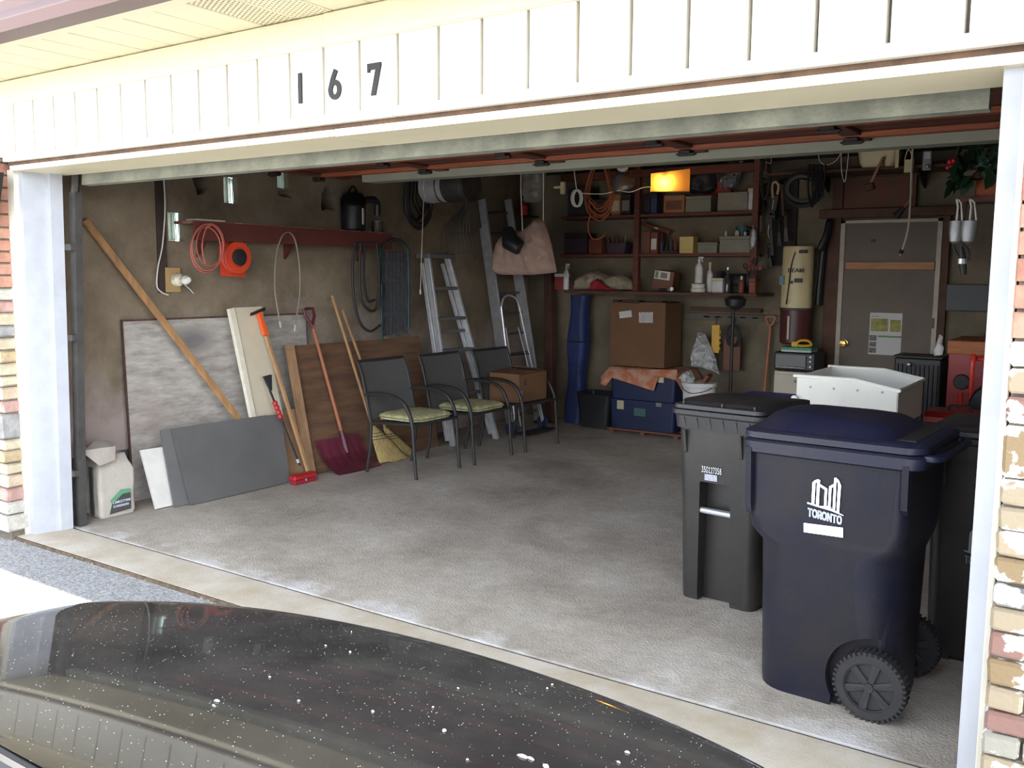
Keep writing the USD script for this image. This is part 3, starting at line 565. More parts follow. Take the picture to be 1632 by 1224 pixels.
cart.append(('wheel', lathe([(.02, -.03), (.15, -.03), (.17, 0), (.15, .03), (.02, .03)], ((x0+x1)/2, y0+.07, .17), 'y', 26), TYRE)); cart.append(('wheel', lathe([(.02, -.03), (.15, -.03), (.17, 0), (.15, .03), (.02, .03)], ((x0+x1)/2, y1-.07, .17), 'y', 26), TYRE))
cart.append(('axle', box((x0+x1)/2-.015, (x0+x1)/2+.015, y0+.05, y1-.05, .155, .185), STEEL)); cart.append(('strut', beam(((x0+x1)/2, (y0+y1)/2, .17), ((x0+x1)/2, (y0+y1)/2, zb), .04, .04), STEEL))
thing('garden_cart', 'white enamelled metal tipping cart tray behind the bins', 'garden cart', cart)
# ------------------------------------------------------------------ overhead door and its tracks
DOORGREY = mat('weathered_grey_paint', (104, 106, 94), .7, col2=(142, 142, 126), scale=7, thr=(.35, .7), bump=.3, bscale=60, detail=7)
STRUTG = mat('grey_green_strut', (134, 134, 118), .6, var=.06, scale=5)
CEDAR = mat('orange_brown_wood', (138, 74, 46), .5, var=.22, scale=5, stretch=(.6, 12, 12))
CEDARDK = mat('dark_brown_panel', (84, 44, 32), .6, var=.25, scale=6, stretch=(.6, 8, 8))
GALV = mat('galvanised_steel', (140, 140, 142), .45, metal=.75, var=.12, scale=9)
DKGALV = mat('dull_track_steel', (76, 73, 70), .55, metal=.5, var=.2, scale=9, bump=.1)
HINGE = mat('dark_hinge_steel', (48, 44, 42), .5, metal=.4)
dp = [('bottom_rail', hull([(x, y, z) for x in (.2, 5.06) for y, z in ((.25, 2.118), (.30, 2.114), (.33, 2.25), (.262, 2.25))]), DOORGREY)]
for k, (a, b) in enumerate(((.50, 1.03), (1.03, 1.56), (1.56, 2.08), (2.08, 2.58))):
    dp.append(('door_panel', box(.15, 5.08, a+.004, b-.004, 2.365, 2.385), CEDARDK))
for y, h in ((.56, .03), (1.05, .03), (1.70, .03), (2.16, .03)):
    dp.append(('door_rail', box(.15, 5.08, y, y+.07, 2.365-h, 2.366, .006), CEDAR))
for x in (.2, 1.25, 2.22, 3.22, 4.16, 4.98):
    dp.append(('stile', box(x-.05, x+.05, .6, 2.5, 2.345, 2.366, .004), CEDARDK))
    for y in (1.73, 2.17): dp.append(('hinge', cat(box(x-.035, x+.035, y-.02, y+.05, 2.318, 2.337, .004), box(x-.06, x+.06, y+.0, y+.03, 2.311, 2.32, .002), lathe([(.012, -.05), (.012, .05)], (x, y+.02, 2.316), 'x', 8)), HINGE))
dp.append(('strut', hull([(x, y, z) for x in (.45, 5.08) for y, z in ((2.40, 2.306), (2.58, 2.312), (2.58, 2.38), (2.392, 2.38))]), STRUTG))
thing('overhead_door', 'raised wooden overhead garage door seen from below, orange-brown with a grey strut', 'garage door', dp)
def track(xs, xb, xt):
    c = lambda x0_, y, z: [(x0_-.03, y, z), (x0_+.03, y, z), (x0_+.03, y+.045, z), (x0_+.022, y+.045, z), (x0_+.022, y+.008, z), (x0_-.022, y+.008, z), (x0_-.022, y+.045, z), (x0_-.03, y+.045, z)]
    v = loft([c(xb, .235, 0.0), c(xt, .235, 2.08)])
    cur = tube(sp([(xt, .255, 2.07), (xt-.005, .29, 2.25), (xt-.01, .42, 2.37), (xt-.01, .62, 2.405)], 6), .026, 8)
    hz = box(xt-.04, xt+.02, .6, 3.15, 2.385, 2.435, .004)
    br = [box(xt-.05, xt+.012, 2.40, 2.44, 2.36, ZC, .003), beam((xt-.02, 3.1, 2.41), (xt-.02, 3.1, ZC), .03, .03)]
    cl = [box(xb+(xt-xb)*z/2.08-.05, xb+(xt-xb)*z/2.08+.03, .2, .24, z-.02, z+.02, .002) for z in (.35, 1.2, 1.75)]
    return [('vertical_rail', v, DKGALV), ('curved_rail', cur, DKGALV), ('horizontal_rail', hz, DKGALV), ('hanger', br[0], GALV), ('hanger', br[1], DKGALV)]+[('wall_bracket', q, DKGALV) for q in cl]
thing('door_track', 'steel door track along the left jamb', 'door track', track(1, .01, .12))
thing('door_track', 'steel door track curving behind the right jamb', 'door track', track(1, 5.25, 5.17))

# ------------------------------------------------------------------ left wall: leaning boards
PLYGREY = usdkit.material(stage, '/World/Looks/weathered_plywood', {'g': ('geometry', {}), 'm': ('mapping', {'mapping_type': 'point', 'scale': (1, 1.2, 5.)}), 'n': ('noise_texture', {'scale': 5., 'detail': 7., 'roughness': .65}), 'c': ('rgb_ramp', {'ramp': [(.30, srgb(142, 135, 127)), (.5, srgb(170, 163, 154)), (.70, srgb(192, 186, 178))]}),
    'n2': ('noise_texture', {'scale': 1.7, 'detail': 4.}), 'c2': ('rgb_ramp', {'ramp': [(.52, (0, 0, 0)), (.72, (.4, .4, .4))]}), 'x': ('mix_color', {'b': srgb(160, 138, 128)}), 'sm': ('mapping', {'mapping_type': 'point', 'scale': (1.5, 3.2, 6.), 'location': (.5, -4.5, -6.65)}), 'sg': ('gradient_texture', {'gradient_type': 'spherical'}), 'sa': ('math', {'math_type': 'multiply'}), 'sc': ('rgb_ramp', {'ramp': [(.12, (0, 0, 0)), (.42, (.7, .7, .7))]}), 'sx': ('mix_color', {'b': srgb(92, 90, 92)}), 'b': ('bump', {'strength': .3, 'distance': .006}), 'p': ('principled_bsdf', {'roughness': .85})},
    [('g.position', 'm.vector'), ('m.vector', 'n.vector'), ('n.fac', 'c.fac'), ('g.position', 'n2.vector'), ('n2.fac', 'c2.fac'), ('c.color', 'x.a'), ('c2.color', 'x.fac'), ('g.position', 'sm.vector'), ('sm.vector', 'sg.vector'), ('sg.fac', 'sa.value1'), ('n.fac', 'sa.value2'), ('sa.value', 'sc.fac'), ('sc.color', 'sx.fac'), ('x.result', 'sx.a'), ('sx.result', 'p.base_color'), ('n.fac', 'b.height'), ('b.normal', 'p.normal')], surface='p.BSDF')
PLYEDGE = mat('plywood_edge', (84, 60, 52), .9, var=.2, scale=20)
STAIN = mat('dark_smudge', (96, 92, 92), .9, var=.15, scale=12)
def sheet(y0, y1, z, xb, xt, t):
    return slab([(xb, y0, 0), (xb, y1, .0), (xt, y1, z), (xt, y0, z)], t)
thing('plywood_sheet', 'large weathered grey plywood sheet leaning on the left wall', 'plywood sheet', [('board', sheet(.835, 2.53, 1.262, -.30, -.352, .013), PLYGREY), ('edge_band', slab([(-.3, .825, 0), (-.3, .835, 0), (-.352, .835, 1.265), (-.352, .825, 1.265)], .016), PLYEDGE), ('top_edge', slab([(-.3505, .825, 1.262), (-.3505, 2.53, 1.262), (-.3515, 2.53, 1.276), (-.3515, .825, 1.276)], .015), PLYEDGE)])
PINE = mat('pine_lumber', (158, 118, 78), .7, var=.22, scale=6, stretch=(3, 3, .8))
p0, p1 = at(135, 350, 'x', -.33), at(378, 665, 'x', -.10); p2 = p1+(p1-p0)*(p1[2]-.03)/(p0[2]-p1[2])
thing('lumber_length', 'long pale pine batten leaning diagonally across the left wall', 'batten', [(None, beam(p0, p2, .042, .032, (0, 1, 0), .003), PINE)])
HOLLOW = mat('cream_slab_door', (196, 184, 160), .6, var=.05, scale=3)
CREAMEDGE = mat('cream_edge', (214, 206, 186), .6, var=.06, scale=20)
def quadpx(tl, tr, br, bl, xt, xb, t, floor=True):
    P = [at(*bl, 'x', xb), at(*br, 'x', xb), at(*tr, 'x', xt), at(*tl, 'x', xt)]
    if floor:
        for q in P[:2]: q[2] = .002
    return slab(P, t)
thing('cream_slab', 'tall narrow cream board leaning behind the charcoal boards', 'board', [('face_panel', quadpx((368, 491), (413, 489), (466, 770), (424, 780), -.20, -.04, .03), HOLLOW), ('edge_strip', quadpx((361, 493), (369, 491), (424, 780), (418, 782), -.196, -.036, .034), CREAMEDGE)])
FRAMEW = mat('raw_two_by_four', (160, 124, 92), .75, var=.2, scale=6, stretch=(3, 3, .8))
OSB = mat('stained_brown_plywood', (82, 58, 42), .75, col2=(112, 82, 58), scale=5, stretch=(1, .4, 3), detail=7, bump=.15, bscale=40)
BROWNBACK = mat('plain_plywood', (150, 116, 86), .8, var=.15, scale=5)
P = [at(462, 560, 'x', -.2), at(500, 751, 'x', .10), at(690, 738, 'x', .10), at(682, 541, 'x', -.2)]
bl, br_, tr, tl = (np.array([.10, P[1][1], .002]), np.array([.10, 3.78, .002]), np.array([-.20, 3.84, 1.02]), np.array([-.20, P[0][1]+.02, 1.02]))
fr_ = slab([bl, br_, tr, tl], -.016)
n_ = np.cross(br_-bl, tl-bl); n_ /= np.linalg.norm(n_)
e0 = hull(np.vstack([[bl, tl, bl-[0, .075, 0], tl-[0, .075, 0]], np.array([bl, tl, bl-[0, .075, 0], tl-[0, .075, 0]])+n_*.03]))
e1 = hull(np.vstack([[tl, tr, tl-[0, 0, .03], tr-[0, 0, .03]], np.array([tl, tr, tl-[0, 0, .03], tr-[0, 0, .03]])-n_*.06]))
thing('framed_panel', 'stained brown plywood panel with a pale lumber edge behind the shovel', 'panel', [('board', fr_, OSB), ('frame_stud', e0, FRAMEW), ('frame_stud', e1, OSB)])
CHAR = mat('charcoal_board', (92, 90, 88), .6, var=.10, scale=2.5, bump=.06, bscale=90)
CHAR2 = mat('charcoal_board_back', (100, 99, 97), .6, var=.08, scale=3)
thing('charcoal_board', 'charcoal grey board leaning in front of the other boards', 'board', [(None, quadpx((272, 684), (446, 660), (461, 765), (303, 803), -.03, .13, .014), CHAR)], 'charcoal boards')
thing('charcoal_board', 'charcoal grey board mostly hidden behind the front charcoal board', 'board', [(None, quadpx((254, 686), (424, 662), (446, 768), (276, 801), -.06, .085, .014), CHAR2)], 'charcoal boards')
thing('cardboard_offcut', 'tan board offcut tucked behind the snow brush', 'board', [(None, quadpx((425, 660), (468, 652), (492, 744), (448, 756), -.09, .06, .010), BROWNBACK)])
thing('white_offcut', 'small white board leaning at the left end of the charcoal boards', 'board', [(None, quadpx((222, 718), (262, 712), (280, 794), (246, 800), -.07, .03, .018), mat('white_offcut_board', (214, 210, 202), .6, var=.06, scale=9))])
# bag of screenings
BAGW = mat('bag_plastic', (186, 178, 166), .5, var=.08, scale=9, bump=.3, bscale=30)
BAGDK = mat('bag_dark_print', (64, 64, 62), .55); BAGGR = mat('bag_green_print', (92, 150, 112), .5)
bc = np.array([-.115, .545])
def bagring(hx, hy, z, k, dx=0, dy=0):
    r = rr(hx, hy, min(hx, hy)*.28, z, 5, bc[0]+dx, bc[1]+dy); nz = meshkit.noise(r*12+k, 3)-.5
    r[:, :2] += (r[:, :2]-(bc+[dx, dy]))*nz[:, None]*.22; return r
bag = loft([bagring(.10, .13, z, 0, dx) if z else bagring(.09, .12, 0.002, 0) for z, dx in ((0, 0), (.03, 0), (.12, 0), (.22, -.01), (.30, -.015))]+[bagring(.075, .12, .36, 1, -.02), bagring(.05, .11, .40, 2, -.03)])
top = hull([at(px, py, 'x', x) for px, py, x in ((132, 722, -.02), (158, 742, .0), (163, 741, .01), (184, 733, -.05), (184, 711, -.06), (162, 714, .0), (134, 718, -.02), (150, 703, -.10), (172, 702, -.12), (136, 712, -.2), (182, 716, -.24), (180, 732, -.2))])
def bagq(px, py): return at(px, py, 'x', -.012)
o = bagq(152, 812); ux, uy = bagq(178, 806)-o, bagq(150, 786)-o
lab = [('printed_panel', frame(prism([(.0, -.02), (.155, -.01), (.16, .10), (.10, .10), (.02, .045)], .0025), (-.008, .47, .045), (0, 1, 0), (-.04, 0, 1)), BAGDK), ('green_stripe', frame(prism([(.02, .045), (.10, .10), (.16, .10), (.16, .125), (.09, .13), (.01, .07)], .0026), (-.008, .47, .045), (0, 1, 0), (-.04, 0, 1)), BAGGR),
       ('lettering', cat(text('LIMESTONE', .0165, (-.004, .492, .09), (0, 1, .02), (-.04, 0, 1), .002), text('SCREENING', .0145, (-.003, .492, .064), (0, 1, .02), (-.04, 0, 1), .002)), INKWHITE)]
thing('bag_of_screenings', 'printed plastic bag of limestone screenings standing by the door track', 'bag', [('sack', bag, BAGW), ('side_band', box(-.12, -.08, .405, .4135, .02, .34, .003), BAGDK)]+lab)
thing('plastic_bag', 'crumpled pale bag folded over on top of the screenings sack', 'bag', [(None, top, BAGW)])

# ------------------------------------------------------------------ long tools
WOODH = mat('wooden_handle', (162, 124, 86), .5, var=.12, scale=10, stretch=(3, 3, .6)); REDWOOD = mat('reddish_handle', (158, 96, 66), .45, var=.12, scale=10)
ORANGE = mat('orange_paint', (226, 92, 44), .5); DKIRON = mat('dark_iron', (54, 52, 52), .5, metal=.5)
a, b = at(412, 497, 'x', -.135), at(472, 690, 'x', .082)
c = a+(b-a)*.19; f = a+(b-a)*1.33; f[2] = max(f[2], .02)
thing('garden_hoe', 'long wooden hoe with an orange neck standing head up beside the cream panel', 'hoe', [('handle', beam(c, f, .034, .026, bev=.006), WOODH), ('neck', loft([np.array(c)+[0, 0, 0]+q for q in (rr(.017, .026, .008, 0, 3),)]+[np.array(a)+q for q in (rr(.016, .020, .008, 0, 3),)]), ORANGE), ('blade', hull([at(399, 499, 'x', -.11), at(399, 504, 'x', -.11), at(423, 489, 'x', -.13), at(423, 495, 'x', -.13), at(399, 499, 'x', -.09), at(423, 491, 'x', -.11)]), DKIRON)])
# snow brush
a, b = at(426, 612, 'x', -.005), at(482, 752, 'x', .228); d = (b-a)/np.linalg.norm(b-a)
REDPL = mat('red_plastic', (168, 34, 40), .4); BRIST = mat('black_bristle', (28, 28, 30), .8)
thing('snow_brush', 'telescopic snow brush with red grip and red head standing against the charcoal board', 'snow brush', [('scraper', hull([a+np.array(q) for q in ((0, -.045, .06), (0, .03, .07), (.02, -.045, .06), (.02, .03, .07), (.005, .012, -.05), (.02, .012, -.05), (.005, .03, -.05), (.02, .03, -.05))]), BRIST), ('shaft', tube([a+d*.05, a+d*.3, b-d*.05], .009), BLACKPLASTIC), ('grip', cat([lathe([(.012, 0), (.02, .006), (.02, .03), (.012, .036)], (0, 0, 0)).apply_transform(trimesh.geometry.align_vectors((0, 0, 1), d)).apply_translation(a+d*(.14+.036*k)) for k in range(4)]), REDPL),
      ('collar', tube([a+d*.62, a+d*.65], .013), STEEL), ('collar', tube([a+d*.76, a+d*.80], .013), STEEL), ('brush_head', box(b[0]-.035, b[0]+.035, b[1]-.11, b[1]+.12, .035, .075, .01), REDPL), ('bristles', box(b[0]-.03, b[0]+.03, b[1]-.105, b[1]+.115, .001, .036, .004), mat('red_bristle', (140, 26, 36), .8, var=.2, scale=90))])
# snow shovel
BURG = mat('burgundy_plastic', (86, 34, 46), .38, var=.06, scale=4)
gx = []
U, Wn = 15, 10
def shv(u, w):
    a_ = w*1.25; x = .285-.20*math.sin(a_)*1.05-.02*(2*u-1)**2; z = .004+.27*(1-math.cos(a_))*1.15+.05*w
    y = 2.30+.50*u+(.5-u)*-.06*w*0-.07*w
    r_ = .011*math.cos(u*6*2*np.pi)*min(1, 4*w*(1-w)+.1); return [x+r_, y, z]
g0 = np.array([[shv(i/U, j/Wn) for i in range(U+1)] for j in range(Wn+1)])
VV = np.vstack([g0.reshape(-1, 3), (g0+[-.006, 0, -.004]).reshape(-1, 3)]); FF = []; nn = (U+1)*(Wn+1)
for j in range(Wn):
    for i in range(U):
        q = j*(U+1)+i; FF += [[q, q+1, q+U+2], [q, q+U+2, q+U+1], [nn+q, nn+q+U+2, nn+q+1], [nn+q, nn+q+U+1, nn+q+U+2]]
for j in range(Wn):
    for i in (0, U):
        q = j*(U+1)+i; FF += [[q, q+U+1, nn+q], [nn+q, q+U+1, nn+q+U+1]]
for i in range(U):
    for j in (0, Wn):
        q = j*(U+1)+i; FF += [[q, nn+q, q+1], [q+1, nn+q, nn+q+1]]
blade = trimesh.Trimesh(VV, FF, process=False); trimesh.repair.fix_normals(blade)
gt = at(497, 515, 'x', -.19); hb = np.array([.10, 2.53, .20]); d = (gt-hb)/np.linalg.norm(gt-hb); s_ = np.cross(d, (1, 0, 0)); s_ /= np.linalg.norm(s_)
grip = tube(np.array([gt-d*.06, gt+d*.0+s_*.012, gt+d*.06+s_*.05, gt+d*.12+s_*.052, gt+d*.125, gt+d*.12-s_*.052, gt+d*.06-s_*.05, gt+d*.0-s_*.012, gt-d*.06]), .013, 8)
thing('snow_shovel', 'burgundy snow shovel with a long wooden handle leaning on the brown panel', 'snow shovel', [('blade', blade, BURG, {'smooth': True}), ('socket', tube([hb-d*.05-[0, 0, .02], hb+d*.12], [.03, .02]), BURG), ('handle', tube([hb, hb+d*.5, gt-d*.02], .0145, 10), REDWOOD), ('grip', grip, BURG)])
# corn brooms
CORN = mat('broom_corn', (168, 144, 92), .85, var=.25, scale=60, stretch=(1, 1, .15), bump=.5, bscale=150); SOCK = mat('broom_socket', (52, 52, 62), .5)
def broom(label, top_, neck, hl, hr, xb, wide):
    a, b = at(*top_, 'x', -.22), at(*neck, 'x', .12); l, r_ = at(*hl, 'x', xb), at(*hr, 'x', xb); l[2] = r_[2] = .003; c = (l+r_)/2
    hy = abs(r_[1]-l[1])/2; rings = []
    for t in np.linspace(0, 1, 7):
        q = b+(c-b)*t; h_ = .022+(hy-.022)*t**.8; w_ = .022+.014*t
        k = 20; an = np.arange(k)*2*np.pi/k; jag = (meshkit.noise(np.c_[an*6, an*0, an*0+t], 5)-.5)*.02*t
        rings.append(np.stack([q[0]+w_*np.cos(an), q[1]+h_*np.sin(an)+jag, np.full(k, q[2])+(jag*.8 if t == 1 else 0)+.004*(t == 1)], 1))
    head = loft(rings); head.vertices[:, 2] = np.maximum(head.vertices[:, 2], .002)
    bands = [tube([b+(c-b)*t+[(.024+.014*t)*math.cos(an), (.024+(hy-.022)*t**.8)*math.sin(an), 0] for an in np.linspace(0, 2*np.pi, 18)], .003, 5) for t in (.2, .28, .36)]
    thing('corn_broom', label, 'broom', [('handle', tube([a, (a+b)/2, b], .0125, 9), WOODH), ('corn_head', head, CORN), ('stitching', cat(bands), SOCK, {'kind': 'stuff'})], 'corn brooms behind the first chair')
broom('corn broom with the tallest pale handle, its head under the first chair', (529, 471), (593, 678), (605, 738), (650, 728), .225, 0)
broom('corn broom with a shorter handle, its head mostly behind the other broom', (545, 493), (614, 682), (632, 724), (663, 717), .148, 0)

# ------------------------------------------------------------------ patio chairs
CHFR = mat('chair_frame', (44, 43, 42), .45, metal=.3); MESH = usdkit.material(stage, '/World/Looks/chair_sling', {'p': ('principled_bsdf', {'base_color': srgb(74, 72, 70), 'roughness': .8}), 't': ('transparent_bsdf', {}), 'g': ('geometry', {}), 'v': ('voronoi_texture', {'scale': 420.}), 'l': ('math', {'math_type': 'less_than', 'value2': .36}), 'k': ('math', {'math_type': 'multiply', 'value2': .55}), 'm': ('mix_closure', {})}, [('g.position', 'v.vector'), ('v.distance', 'l.value1'), ('l.value', 'k.value1'), ('k.value', 'm.fac'), ('p.BSDF', 'm.closure1'), ('t.BSDF', 'm.closure2')], surface='m.closure')
def sling(path, y0, y1, t=.004, bow=.0):
    p = np.asarray(path); rings = []
    for q in p:
        ys = np.linspace(y0, y1, 7); rings.append([[q[0]-bow*math.sin(math.pi*(y-y0)/(y1-y0)), y, q[1]] for y in ys]+[[q[0]-bow*math.sin(math.pi*(y-y0)/(y1-y0))-t*.5, y, q[1]-t] for y in ys[::-1]])
    return loft(rings)
def patio_chair(label, y, x0=0., group='patio armchairs in a row'):
    y0, y1 = y, y+.56; P = []
    side = lambda yy: [('side_frame', tube(sp([(x0+.255, yy, .90), (x0+.30, yy, .80), (x0+.345, yy, .63), (x0+.39, yy, .44), (x0+.42, yy, .415), (x0+.6, yy, .425), (x0+.84, yy, .435)], 5), .0125, 8), CHFR),
        ('arm', tube(sp([(x0+.335, yy, .635), (x0+.45, yy, .652), (x0+.62, yy, .645), (x0+.74, yy, .60), (x0+.81, yy, .50), (x0+.835, yy, .40)], 5), .0155, 8), CHFR), ('leg', tube([(x0+.835, yy, .41), (x0+.85, yy, .2), (x0+.87, yy, .002)], .0135, 8), CHFR), ('leg', tube([(x0+.40, yy, .43), (x0+.385, yy, .2), (x0+.345, yy, .002)], .0135, 8), CHFR)]
    P += side(y0)+side(y1)
    P += [('cross_bar', tube([(x0+.84, y0, .43), (x0+.84, y1, .43)], .012, 8), CHFR), ('cross_bar', tube([(x0+.42, y0, .405), (x0+.42, y1, .405)], .012, 8), CHFR), ('cross_bar', tube([(x0+.255, y0, .90), (x0+.255, y1, .90)], .012, 8), CHFR)]
    P.append(('backrest', sling(sp([(x0+.258, .90), (x0+.30, .80), (x0+.345, .63), (x0+.395, .44)], 4), y0+.012, y1-.012, bow=.02), MESH)); P.append(('seat', sling([(x0+.41, .42), (x0+.6, .418), (x0+.84, .436)], y0+.012, y1-.012), MESH))
    return thing('patio_chair', label, 'chair', P, group)
patio_chair('dark mesh patio armchair in front of the brooms, its cushion nearest the opening', 2.53)
patio_chair('dark mesh patio armchair in the middle of the row, with a flat cushion', 3.26, .03)
patio_chair('dark mesh patio armchair with a cardboard box on its seat', 4.0, .06)
CUSH = mat('floral_cushion', (176, 170, 116), .85, col2=(206, 202, 164), scale=22, thr=(.42, .58), detail=5, bump=.2, bscale=60); PIPE = mat('cushion_piping', (120, 116, 82), .8)
def cushion(label, y, x0):
    rings = []
    for z, k in ((.4395, .80), (.443, .95), (.462, 1.0), (.478, .97), (.492, .86), (.497, .5)):
        r = rr(.225*k, .245*k, .09*k, z, 6, x0+.625, y+.28); r[:, 2] += (meshkit.noise(r*9, 4)-.5)*.008*(z > .45)+.0*r[:, 0]; rings.append(r)
    pip = tube(rr(.226, .246, .09, .463, 6, x0+.625, y+.28), .005, 6, closed=True)
    thing('seat_cushion', label, 'cushion', [('pad', loft(rings), CUSH, {'smooth': 50}), ('piping', pip, PIPE)], 'seat cushions')
cushion('pale floral seat cushion on the chair in front of the brooms', 2.53, 0.0)
cushion('pale floral seat cushion on the middle chair', 3.26, .03)
CARD = mat('cardboard', (108, 76, 50), .8, var=.08, scale=5); CARDIN = mat('cardboard_dark_print', (62, 42, 30), .8)
def carton(x0, x1, y0, y1, z0, z1, M=CARD, flaps=True):
    t = .006
    P = [('side', box(x0, x1, y0, y0+t, z0, z1), M), ('side', box(x0, x1, y1-t, y1, z0, z1), M), ('side', box(x0, x0+t, y0+t, y1-t, z0, z1), M), ('side', box(x1-t, x1, y0+t, y1-t, z0, z1), M), ('base', box(x0+t, x1-t, y0+t, y1-t, z0, z0+t), M)]
    return P
bx = carton(.50, .83, 4.03, 4.50, .441, .70, CARD)
bx += [('flap', slab([(.5, 4.03, .70), (.83, 4.03, .70), (.83, 4.26, .722), (.5, 4.26, .722)], .005), CARD), ('flap', slab([(.5, 4.50, .70), (.5, 4.27, .75), (.83, 4.27, .75), (.83, 4.50, .70)], .005), CARD)]
bx += [('printed_mark', cat(box(.8301, .8315, 4.115, 4.125, .60, .65), box(.8301, .8315, 4.145, 4.155, .60, .65), box(.8301, .8315, 4.115, 4.155, .645, .652), box(.8301, .8315, 4.11, 4.16, .597, .603)), CARDIN), ('shipping_label', box(.8301, .8312, 4.05, 4.085, .48, .55), mat('blue_grey_label', (120, 134, 166), .6, var=.2, scale=90))]
thing('cardboard_box', 'open cardboard box sitting on the third patio chair', 'cardboard box', bx)
# ------------------------------------------------------------------ ladders
ALU = mat('aluminium', (176, 176, 178), .42, metal=.55, var=.12, scale=12); RUNG = mat('dull_tread', (96, 96, 98), .55, metal=.4)
tops = [np.array([.0, 3.73, 1.76]), np.array([.0, 4.03, 1.76])]; ff = [np.array([.20, 3.86, .0]), np.array([.30, 4.43, .0])]; fb = [np.array([.155, 3.83, .05]), np.array([.25, 4.40, .05])]
P = []
for k in range(2):
    P += [('front_rail', beam(ff[k], tops[k], .03, .062, (0, 1, 0), .003), ALU), ('rear_rail', beam(fb[k], tops[k]+[-.06, 0, -.05], .025, .04, (0, 1, 0), .003), ALU)]
for t in (.17, .34, .51, .68, .84):
    a, b = ff[0]+(tops[0]-ff[0])*t, ff[1]+(tops[1]-ff[1])*t; P.append(('tread', beam(a, b, .075, .03, (1, 0, 0), .003), RUNG))
for t in (.25, .6):
    a, b = fb[0]+(tops[0]-fb[0])*t, fb[1]+(tops[1]-fb[1])*t; P.append(('brace', beam(a, b, .03, .015, (0, 0, 1)), RUNG))
P.append(('top_cap', box(-.10, .06, 3.68, 4.08, 1.755, 1.80, .006), RUNG))
thing('step_ladder', 'aluminium step ladder standing behind the chairs', 'step ladder', P)
P = []
def rail2(b, t): return beam(b, t, .028, .085, (0, 1, 0), .003)
for k, (b, t) in enumerate(((at(801, 590, 'x', .02), at(764, 318, 'x', -.27)), (at(846, 590, 'x', .02), at(806, 318, 'x', -.27)))):
    d = (b-t)/np.linalg.norm(b-t); b0 = b+d*(b[2]-.0)/-d[2]*1.; P.append(('fly_rail', rail2(b0+(t-b0)*.25+[.04, 0, .0], t+[.03, 0, 0]), ALU)); P.append(('base_rail', rail2(b0, b0+(t-b0)*.88), ALU))
    P[-1] = P[-1]; P.append(('foot', box(b0[0]-.04, b0[0]+.04, b0[1]-.03, b0[1]+.03, 0, .03, .005), BLACKPLASTIC))
    if k == 0: A0, A1 = b0, t
    else: B0, B1 = b0, t
for q in np.linspace(.06, .94, 11): P.append(('rung', tube([A0+(A1-A0)*q, B0+(B1-B0)*q], .014, 8), RUNG))
thing('extension_ladder', 'aluminium extension ladder leaning into the back left corner', 'ladder', P)
CHROME = mat('chrome_tube', (220, 220, 224), .38, metal=.8)
l0, l1, r0, r1 = at(799, 490, 'x', .22), at(822, 678, 'x', .36), at(828, 490, 'x', .22), at(866, 672, 'x', .36)
l1[2] = r1[2] = .09
P = [('frame_tube', tube(np.vstack([[l1], sp([l0, l0+[-.01, .05, .09], (l0+r0)/2+[-.02, 0, .12], r0+[-.01, -.05, .09], r0], 5), [r1]]), .010, 8), CHROME), ('inner_tube', tube([l1+[.02, .06, 0], l0+[.02, .05, -.2]], .007, 7), CHROME), ('inner_tube', tube([r1+[.02, -.06, 0], r0+[.02, -.05, -.2]], .007, 7), CHROME)]
for q in (.25, .6): P.append(('cross_bar', tube([l1+(l0-l1)*q, r1+(r0-r1)*q], .007, 7), DKIRON))
P.append(('toe_plate', box(l1[0], l1[0]+.16, l1[1], r1[1], .02, .03, .003), DKIRON))
P.append(('toe_bracket', cat(box(l1[0]-.01, l1[0]+.012, l1[1]-.01, l1[1]+.01, .02, .1), box(r1[0]-.01, r1[0]+.012, r1[1]-.01, r1[1]+.01, .02, .1)), DKIRON, {'kind': 'stuff'}))
for q in (l1, r1): P.append(('wheel', lathe([(.01, -.015), (.065, -.015), (.07, 0), (.065, .015), (.01, .015)], (q[0]-.03, q[1]+(-.03 if q is l1 else .03), .071), 'y', 18), mat('blue_cart_wheel', (44, 54, 96), .5)))
thing('folding_cart', 'chrome folding luggage cart leaning beside the ladder', 'hand cart', P)
POSTW = mat('dark_stained_post', (74, 46, 34), .7, var=.2, scale=6)
a, b = at(868, 440, 'x', .02), np.array([.20, 5.62, 0]); a = np.array([-.0, 5.86, 1.75])
thing('timber_post', 'dark brown timber post leaning in the back corner', 'post', [(None, beam(b, a, .11, .09, (0, 1, 0), .006), POSTW)])
TARP = mat('blue_tarp', (30, 44, 88), .6, var=.2, scale=12, bump=.3, bscale=40)
thing('tarpaulin_roll', 'dark blue tarpaulin roll standing on end in the back corner', 'tarpaulin', [('roll', loft([np.array([.40+.03*z, 5.80, 0])+rr(.10+.012*math.sin(9*z), .09+.01*math.cos(7*z), .05, z, 5)*[1, 1, 1] for z in np.linspace(0, 1.40, 16)]), TARP), ('strap', tube(rr(.115, .104, .06, .9, 5, .427, 5.80), .008, 6, closed=True), BLACKPLASTIC)])

